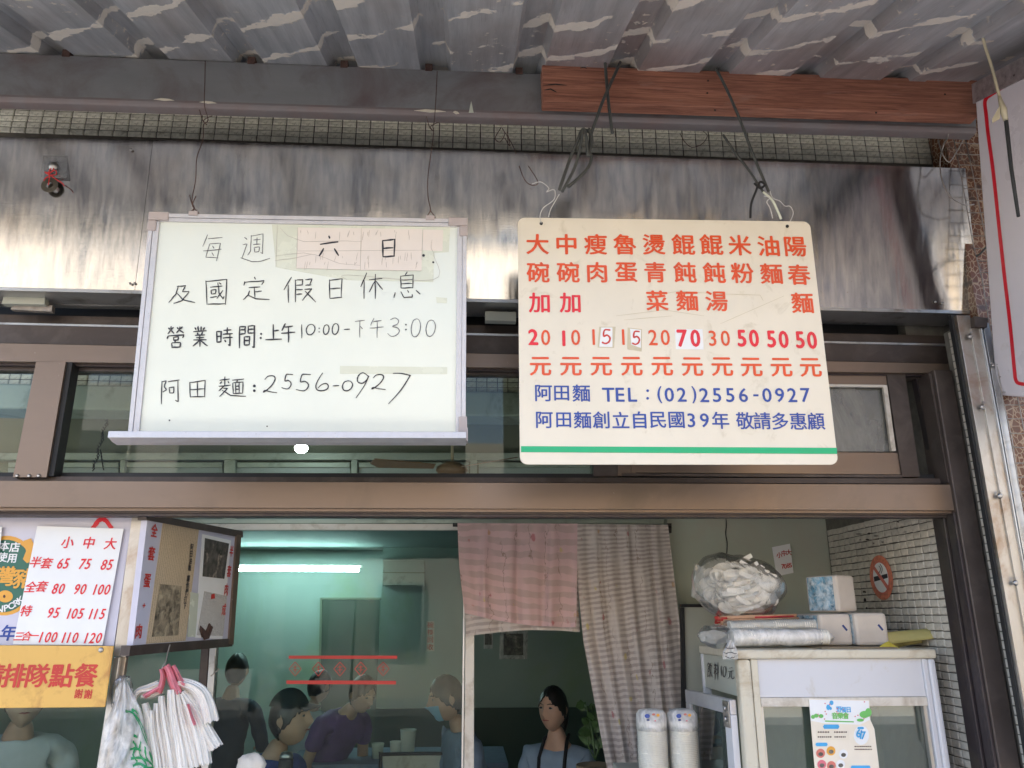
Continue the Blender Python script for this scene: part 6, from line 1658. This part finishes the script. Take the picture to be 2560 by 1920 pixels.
# ================================================================== plant by the doorway
pt = thing('potted_plant', P(1478, 1850, 3.9), 'leafy green plant half hidden by the curtain', 'plant')
rp = random.Random(31); lf = MB()
def leafmb(mb, c, d, s):
    side = d.cross(V((0, 1, 0)))
    side = side.normalized() if side.length > .1 else V((1, 0, 0))
    up = side.cross(d).normalized()
    mb.add([c, c+d*s*.35+side*s*.33, c+d*s*.8+side*s*.22-up*s*.05, c+d*s*1.1-up*s*.15, c+d*s*.8-side*s*.22-up*s*.05, c+d*s*.35-side*s*.33, c+d*s*.5-up*s*.04], [(0, 1, 6), (1, 2, 6), (2, 3, 6), (3, 4, 6), (4, 5, 6), (5, 0, 6)])
b0 = P(1488, 1900, 3.9)
for k in range(5):
    top = P(1476+rp.uniform(-14, 16), 1745+rp.uniform(0, 90), 3.9+rp.uniform(-.05, .05))
    MB().tube(catmull([b0, b0.lerp(top, .5)+V((rp.uniform(-.03, .03), 0, 0)), top], 4), .003, 6).build('stem', M['leaf'], pt)
    for j in range(5):
        m_ = MB(); c = top.lerp(b0, j*.12+.02); d = V((rp.uniform(-1, 1), rp.uniform(-.6, .3), rp.uniform(-.4, .7))).normalized()
        leafmb(m_, c, d, rp.uniform(.045, .07)); m_.build('leaf', M['leaf'], pt)
MB().lathe([(.07, -.4), (.09, 0), (.085, 0), (.07, -.02)], b0+V((0, 0, -.02)), 16).build('pot', M['brownpaper'], pt)

# ================================================================== people
M['eye_white'] = mat('eye_white', (.30, .26, .23), .4)
def skin_mesh(joints, edges, sub=2):
    me = bpy.data.meshes.new('body'); me.from_pydata([tuple(j[0]) for j in joints], edges, [])
    o = bpy.data.objects.new('body', me); COL.objects.link(o)
    sk = o.modifiers.new('skin', 'SKIN'); sk.use_smooth_shade = True
    o.modifiers.new('sub', 'SUBSURF').levels = sub
    for i, j in enumerate(joints):
        sv = me.skin_vertices[0].data[i]; r = j[1]
        sv.radius = r if isinstance(r, tuple) else (r, r); sv.use_root = i == 0
    dg = bpy.context.evaluated_depsgraph_get()
    r = bpy.data.meshes.new_from_object(o.evaluated_get(dg))
    vs = [V(v.co) for v in r.vertices]; fs = [tuple(p.vertices) for p in r.polygons]
    bpy.data.objects.remove(o); bpy.data.meshes.remove(r)
    return vs, fs
def person(base, yaw, label, shirt, lean=0.0, leanx=0.0, seated=True, head_pitch=0.0, head_yaw=0.0, sleeves='long', hair='short', cap=None, apron=None, mask=False, female=False, scale=1.0, eye=True, strap=None, skin='skin'):
    """base: the point on the floor under the hips; yaw: the way the body faces (0 = towards the camera, positive = to the photo's right)"""
    t = thing('person', base, label, 'person')
    hip = .50 if seated else .93
    f = V((math.sin(yaw), -math.cos(yaw), 0)); rgt = V((-f.y, f.x, 0))*-1; up = V((0, 0, 1)); B = V(base)
    rgt = up.cross(f)*-1
    def W(a, b, c): return B+(rgt*a+f*b+up*c)*scale
    tl = .50                                   # hips to neck base
    def T(a, b, c):                            # torso space: leans forward about the hips
        cy = c*math.cos(lean)-b*math.sin(lean); by = b*math.cos(lean)+c*math.sin(lean)
        return W(a+leanx*c, by, hip+cy)
    sw = .185 if not female else .165
    J = [(T(0, 0, 0), .085*scale), (T(0, 0, .16), (.085*scale, .065*scale)), (T(0, .0, .34), (.09*scale, .065*scale)), (T(0, 0, .45), (.055*scale, .045*scale)), (T(0, .015, .53), .052*scale), (T(0, .035, .59), .050*scale)]
    E_ = [(0, 1), (1, 2), (2, 3), (3, 4), (4, 5)]
    arms = []
    for s in (-1, 1):
        k = len(J)
        sh = T(s*sw, 0, .43); el = T(s*(sw+.06), .09, .17); wr = T(s*(sw-.03), .30, .14) if seated else T(s*(sw+.02), .16, -.02)
        hd = wr+(wr-el).normalized()*.07*scale
        J += [(sh, .040*scale), (el, .040*scale), (wr, .030*scale), (hd, .032*scale)]
        E_ += [(3, k), (k, k+1), (k+1, k+2), (k+2, k+3)]
        arms.append((sh, el, wr, hd))
        k = len(J)
        if seated: kn = W(s*.12, .40, hip-.02); an = W(s*.12, .40, .08); to = W(s*.12, .56, .04)
        else: kn = W(s*.10, .02, .50); an = W(s*.10, 0, .08); to = W(s*.11, .15, .04)
        J += [(kn, .062*scale), (an, .045*scale), (to, .04*scale)]
        E_ += [(0, k), (k, k+1), (k+1, k+2)]
    vs, fs = skin_mesh(J, E_)
    mb = MB().add(vs, fs, smooth=True)
    for sh, el, wr, hd in arms:                 # five fingers
        d = (hd-wr).normalized(); sd_ = d.cross(up); sd_ = sd_.normalized() if sd_.length > .1 else rgt; nn_ = sd_.cross(d)
        for i, L_ in enumerate((.055, .065, .060, .045)):
            o0 = hd+sd_*(i-1.5)*.017*scale
            mb.tube([o0, o0+d*L_*.55*scale-nn_*.006*scale, o0+d*L_*scale-nn_*.026*scale], [.0085*scale, .008*scale, .0065*scale], 6)
        o0 = wr+sd_*-.024*scale+d*.03*scale
        mb.tube([o0, o0+(d-sd_*.7)*.032*scale, o0+(d-sd_*.35)*.06*scale-nn_*.012*scale], [.010*scale, .009*scale, .007*scale], 6)
    # head
    hc = T(0, .055, .685); hp_ = head_pitch; hy = yaw+head_yaw
    hf = V((math.sin(hy), -math.cos(hy), 0)); hr = up.cross(hf)*-1
    hf2 = (hf*math.cos(hp_)-up*math.sin(hp_)); hu = (up*math.cos(hp_)+hf*math.sin(hp_))
    def Hd(x, y, z): return hc+(hr*x+hf2*y+hu*z)*scale
    def head_fn(u, v, k=1.0, add=0.0, face=True):
        a, b = u*2*math.pi, (v-.5)*math.pi
        x, y, z = math.cos(b)*math.sin(a), math.cos(b)*math.cos(a), math.sin(b)
        X, Y, Z = x*.076, y*.094, z*.118
        if z < 0: X *= 1-.40*z*z; Y *= 1-.10*z*z if y > 0 else 1-.45*z*z
        if y > 0: X *= 1-.06*y; Y = .094*(abs(y)**.88)
        if face and y > 0:
            ax_ = X/.076
            Y += .027*math.exp(-((ax_/.17)**2))*math.exp(-(((Z+.018)/.019)**2))          # nose tip
            Y += .012*math.exp(-((ax_/.14)**2))*math.exp(-(((Z-.010)/.024)**2))          # bridge
            Y -= .008*math.exp(-(((abs(ax_)-.42)/.20)**2))*math.exp(-(((Z-.012)/.014)**2))  # sockets
            Y += .005*math.exp(-(((Z-.032)/.012)**2))                                    # brow
            Y += .006*math.exp(-((ax_/.34)**2))*math.exp(-(((Z+.052)/.012)**2))          # lips
            Y += .007*math.exp(-((ax_/.30)**2))*math.exp(-(((Z+.092)/.016)**2))          # chin
        return Hd(X*k, Y*k+add, Z*k)
    mb.grid(head_fn, 48, 36)
    for s in (-1, 1):
        mb.grid(lambda u, v: Hd(s*(.076+.010*math.sin(v*3.14)+.004*math.cos(u*6.28)), -.008+.018*math.cos(u*6.28)*math.sin(v*3.14), -.005+.032*(v-.5)*2), 10, 8)
    mb.build('body', M[skin], t)
    if eye:
        for s in (-1, 1):
            MB().grid(lambda u, v: Hd(s*.031+.0165*math.cos(u*6.28)*v, .0868-.06*(s*.031+.0165*math.cos(u*6.28)*v)**2*8, .012+.0052*math.sin(u*6.28)*v), 14, 2).build('eye_white', M['eye_white'], t)
            MB().grid(lambda u, v: Hd(s*.031+.0100*math.cos(u*6.28)*v, .0885-.06*(s*.031+.0100*math.cos(u*6.28)*v)**2*8, .0125+.0056*math.sin(u*6.28)*v), 12, 2).build('eye', M['ink'], t)
            MB().tube([Hd(s*.014, .096, .030), Hd(s*.032, .092, .035), Hd(s*.050, .080, .030)], [.002*scale, .003*scale, .0015*scale], 6).build('eyebrow', M['hair'], t)
        MB().tube([Hd(-.022, .088, -.053), Hd(-.010, .0975, -.051), Hd(0, .099, -.053), Hd(.010, .0975, -.051), Hd(.022, .088, -.053)], [.001*scale, .0035*scale, .004*scale, .0035*scale, .001*scale], 6).build('lips', M['lips'], t)
    # hair
    def hairline(u, v):
        a, b = (u if u <= .5 else 1-u)*2*math.pi, (v-.5)*math.pi       # a: 0 front, pi back
        z = math.sin(b)
        lim = .52-.62*min(1, a/1.5) if a < 1.5 else (-.10-.55*min(1, (a-1.5)/1.2))
        return z > lim
    if cap is None or True:
        def hf_(u, v):
            q = head_fn(u, v, 1.075+.012*math.sin(u*60)*math.sin(v*30), 0, face=False); return q
        def hv(u):
            a = (u if u <= .5 else 1-u)*2*math.pi
            lim = .50+.10*math.cos(a*4)*(a < .8)-.70*min(1, (a/1.35)**2) if a < 1.35 else (-.20-.50*min(1, (a-1.35)/1.0))
            b = math.asin(max(-.95, min(.95, lim)))
            return b/math.pi+.5
        MB().grid(lambda u, v: hf_(u, hv(u)+.012*math.sin(u*151)*(1-v)+(.9999-hv(u)-.012*math.sin(u*151)*(1-v))*v), 96, 24).build('hair', M['hair'], t).modifiers.new('s', 'SOLIDIFY').thickness = .006
    if hair == 'ponytail':
        MB().tube(catmull([Hd(0, -.085, .03), Hd(.0, -.115, .01), Hd(0, -.118, -.06), Hd(.01, -.10, -.15), Hd(.01, -.09, -.20)], 4), [.018, .024, .028, .030, .031, .031, .031, .030, .030, .029, .028, .026, .023, .02, .016, .012, .004], 10).build('ponytail', M['hair'], t)
    if cap:
        MB().grid(lambda u, v: head_fn(u, .645+.3549*v, 1.14, -.004, face=False)+hu*(.006), 40, 16).build('cap', M['cap'], t)
        MB().grid(lambda u, v: Hd((u-.5)*.145, .085+(.075*v)*math.cos((u-.5)*2.4), .062-.018*v-.9*((u-.5)**2)*.05), 12, 6).build('cap_peak', M['cap'], t).modifiers.new('s', 'SOLIDIFY').thickness = .004
    if mask:
        MB().grid(lambda u, v: head_fn((u*.30-.15) % 1.0, .18+.27*v, 1.09, .004), 14, 10).build('face_mask', M['mask'], t)
    # shirt: the torso and sleeves again, a little larger
    g_ = 1.13
    J2 = [(T(0, 0, -.04), .118*g_*scale), (T(0, 0, .16), (.128*g_*scale, .10*g_*scale)), (T(0, .01, .34), (.152*g_*scale, .108*g_*scale)), (T(0, 0, .455), (.105*g_*scale, .078*g_*scale)), (T(0, .006, .495), .066*scale)]
    E2 = [(0, 1), (1, 2), (2, 3), (3, 4)]
    for (sh, el, wr, hd) in arms:
        k = len(J2)
        if sleeves == 'long': J2 += [(sh, .064*scale), (el, .052*scale), (wr, .040*scale)]; E2 += [(3, k), (k, k+1), (k+1, k+2)]
        else: J2 += [(sh, .066*scale), (sh.lerp(el, .62), .062*scale)]; E2 += [(3, k), (k, k+1)]
    vs, fs = skin_mesh(J2, E2, 3)
    vs = [v+V((math.sin(v.z*70+v.x*35)+math.sin(v.z*41-v.x*55+v.y*20), math.sin(v.z*58+v.y*44+v.x*25)+math.sin(v.z*33-v.x*61), math.sin(v.x*62+v.y*37)))*.0026*scale for v in vs]
    MB().add(vs, fs, smooth=True).build('shirt', shirt, t)
    J3 = [(T(0, 0, -.02), .125*scale)]; E3 = []
    for s in (-1, 1):
        k = len(J3)
        if seated: J3 += [(W(s*.12, .40, hip-.02), .075*scale), (W(s*.12, .40, .12), .06*scale)]
        else: J3 += [(W(s*.10, .02, .50), .075*scale), (W(s*.10, 0, .10), .06*scale)]
        E3 += [(0, k), (k, k+1)]
    vs, fs = skin_mesh(J3, E3)
    MB().add(vs, fs, smooth=True).build('trousers', M['trousers'], t)
    if apron:
        def af(u, v):
            c = .34-.62*v; w = .085+.075*min(1, v*2.2); x = (u-.5)*2*w
            return T(x, .128+.006*math.sin(u*9)-1.6*x*x, c)
        MB().grid(af, 14, 16).build('apron', M['apron'], t).modifiers.new('s', 'SOLIDIFY').thickness = .004
        for s in (-1, 1):
            MB().tube([T(s*.075, .128, .33), T(s*.078, .10, .43), T(s*.070, .03, .52), T(s*.05, -.05, .53)], .010, 6).build('apron_strap', M['apron'], t)
    if strap:
        MB().tube([T(-.09, -.11, .30), T(-.10, -.04, .50), T(-.085, .07, .45), T(-.05, .13, .30)], .011, 6).build('bag_strap', strap, t)
    return t, hc
def seat_person(head_px, Y, yaw, label, shirt, seated=True, **k):
    """put the figure so that its head centre falls at the given place"""
    sc = k.get('scale', 1.0); lean = k.get('lean', 0); lx_ = k.get('leanx', 0)
    hp = P(*head_px, Y)
    f = V((math.sin(yaw), -math.cos(yaw), 0)); r = V((0, 0, 1)).cross(f)*-1
    b = .055*math.cos(lean)+.685*math.sin(lean); c = .685*math.cos(lean)-.055*math.sin(lean)
    hip = .50 if seated else .93
    # the seat height takes up the difference
    off = (r*(lx_*.685)+f*b)*sc
    base = V((hp.x-off.x, hp.y-off.y, hp.z-(hip+c)*sc))
    t, hc = person(base, yaw, label, shirt, seated=seated, **k)
    return t
seat_person((1383, 1772), 4.45, math.radians(-28), 'woman with tied back hair and black apron smiling in the doorway', M['shirt_pale'], hair='ponytail', apron=True, female=True, head_yaw=math.radians(-8), lean=.05, scale=.93)
seat_person((724, 1797), 4.15, math.radians(62), 'man in a dark cap and blue shirt in profile behind the glass', M['shirt_blue'], cap=True, lean=.16, head_pitch=-.08, head_yaw=math.radians(14), strap=M['rust'], sleeves='short', scale=1.02)
seat_person((905, 1735), 5.3, math.radians(48), 'person in a purple shirt bending over the table', M['shirt_purple'], lean=.55, head_pitch=.35, sleeves='short', scale=.95)
seat_person((1118, 1745), 4.7, math.radians(-72), 'dark haired person in a grey shirt at the right edge of the glass', M['shirt_grey'], lean=.18, head_pitch=.2, mask=True, seated=True, sleeves='long', scale=1.0, head_yaw=math.radians(-5))
seat_person((798, 1716), 6.1, math.radians(150), 'person in a white shirt seen from behind, beyond the man in the cap', M['shirt_white'], lean=.2, head_pitch=.4, sleeves='short', scale=.95)  # turned away so the dark hair imitates dim light
seat_person((592, 1676), 6.3, math.radians(172), 'person in a navy shirt seen from behind near the left end of the glass', M['shirt_navy'], lean=.05, scale=1.0)  # back of the head faces out, its dark hair standing in for dimness
seat_person((65, 1745), 3.9, math.radians(30), 'figure in a white T-shirt standing in for a reflection below the amber sign', M['shirt_white'], lean=.25, seated=True, sleeves='short', scale=1.05)  # reflected man added as a solid figure behind the glass
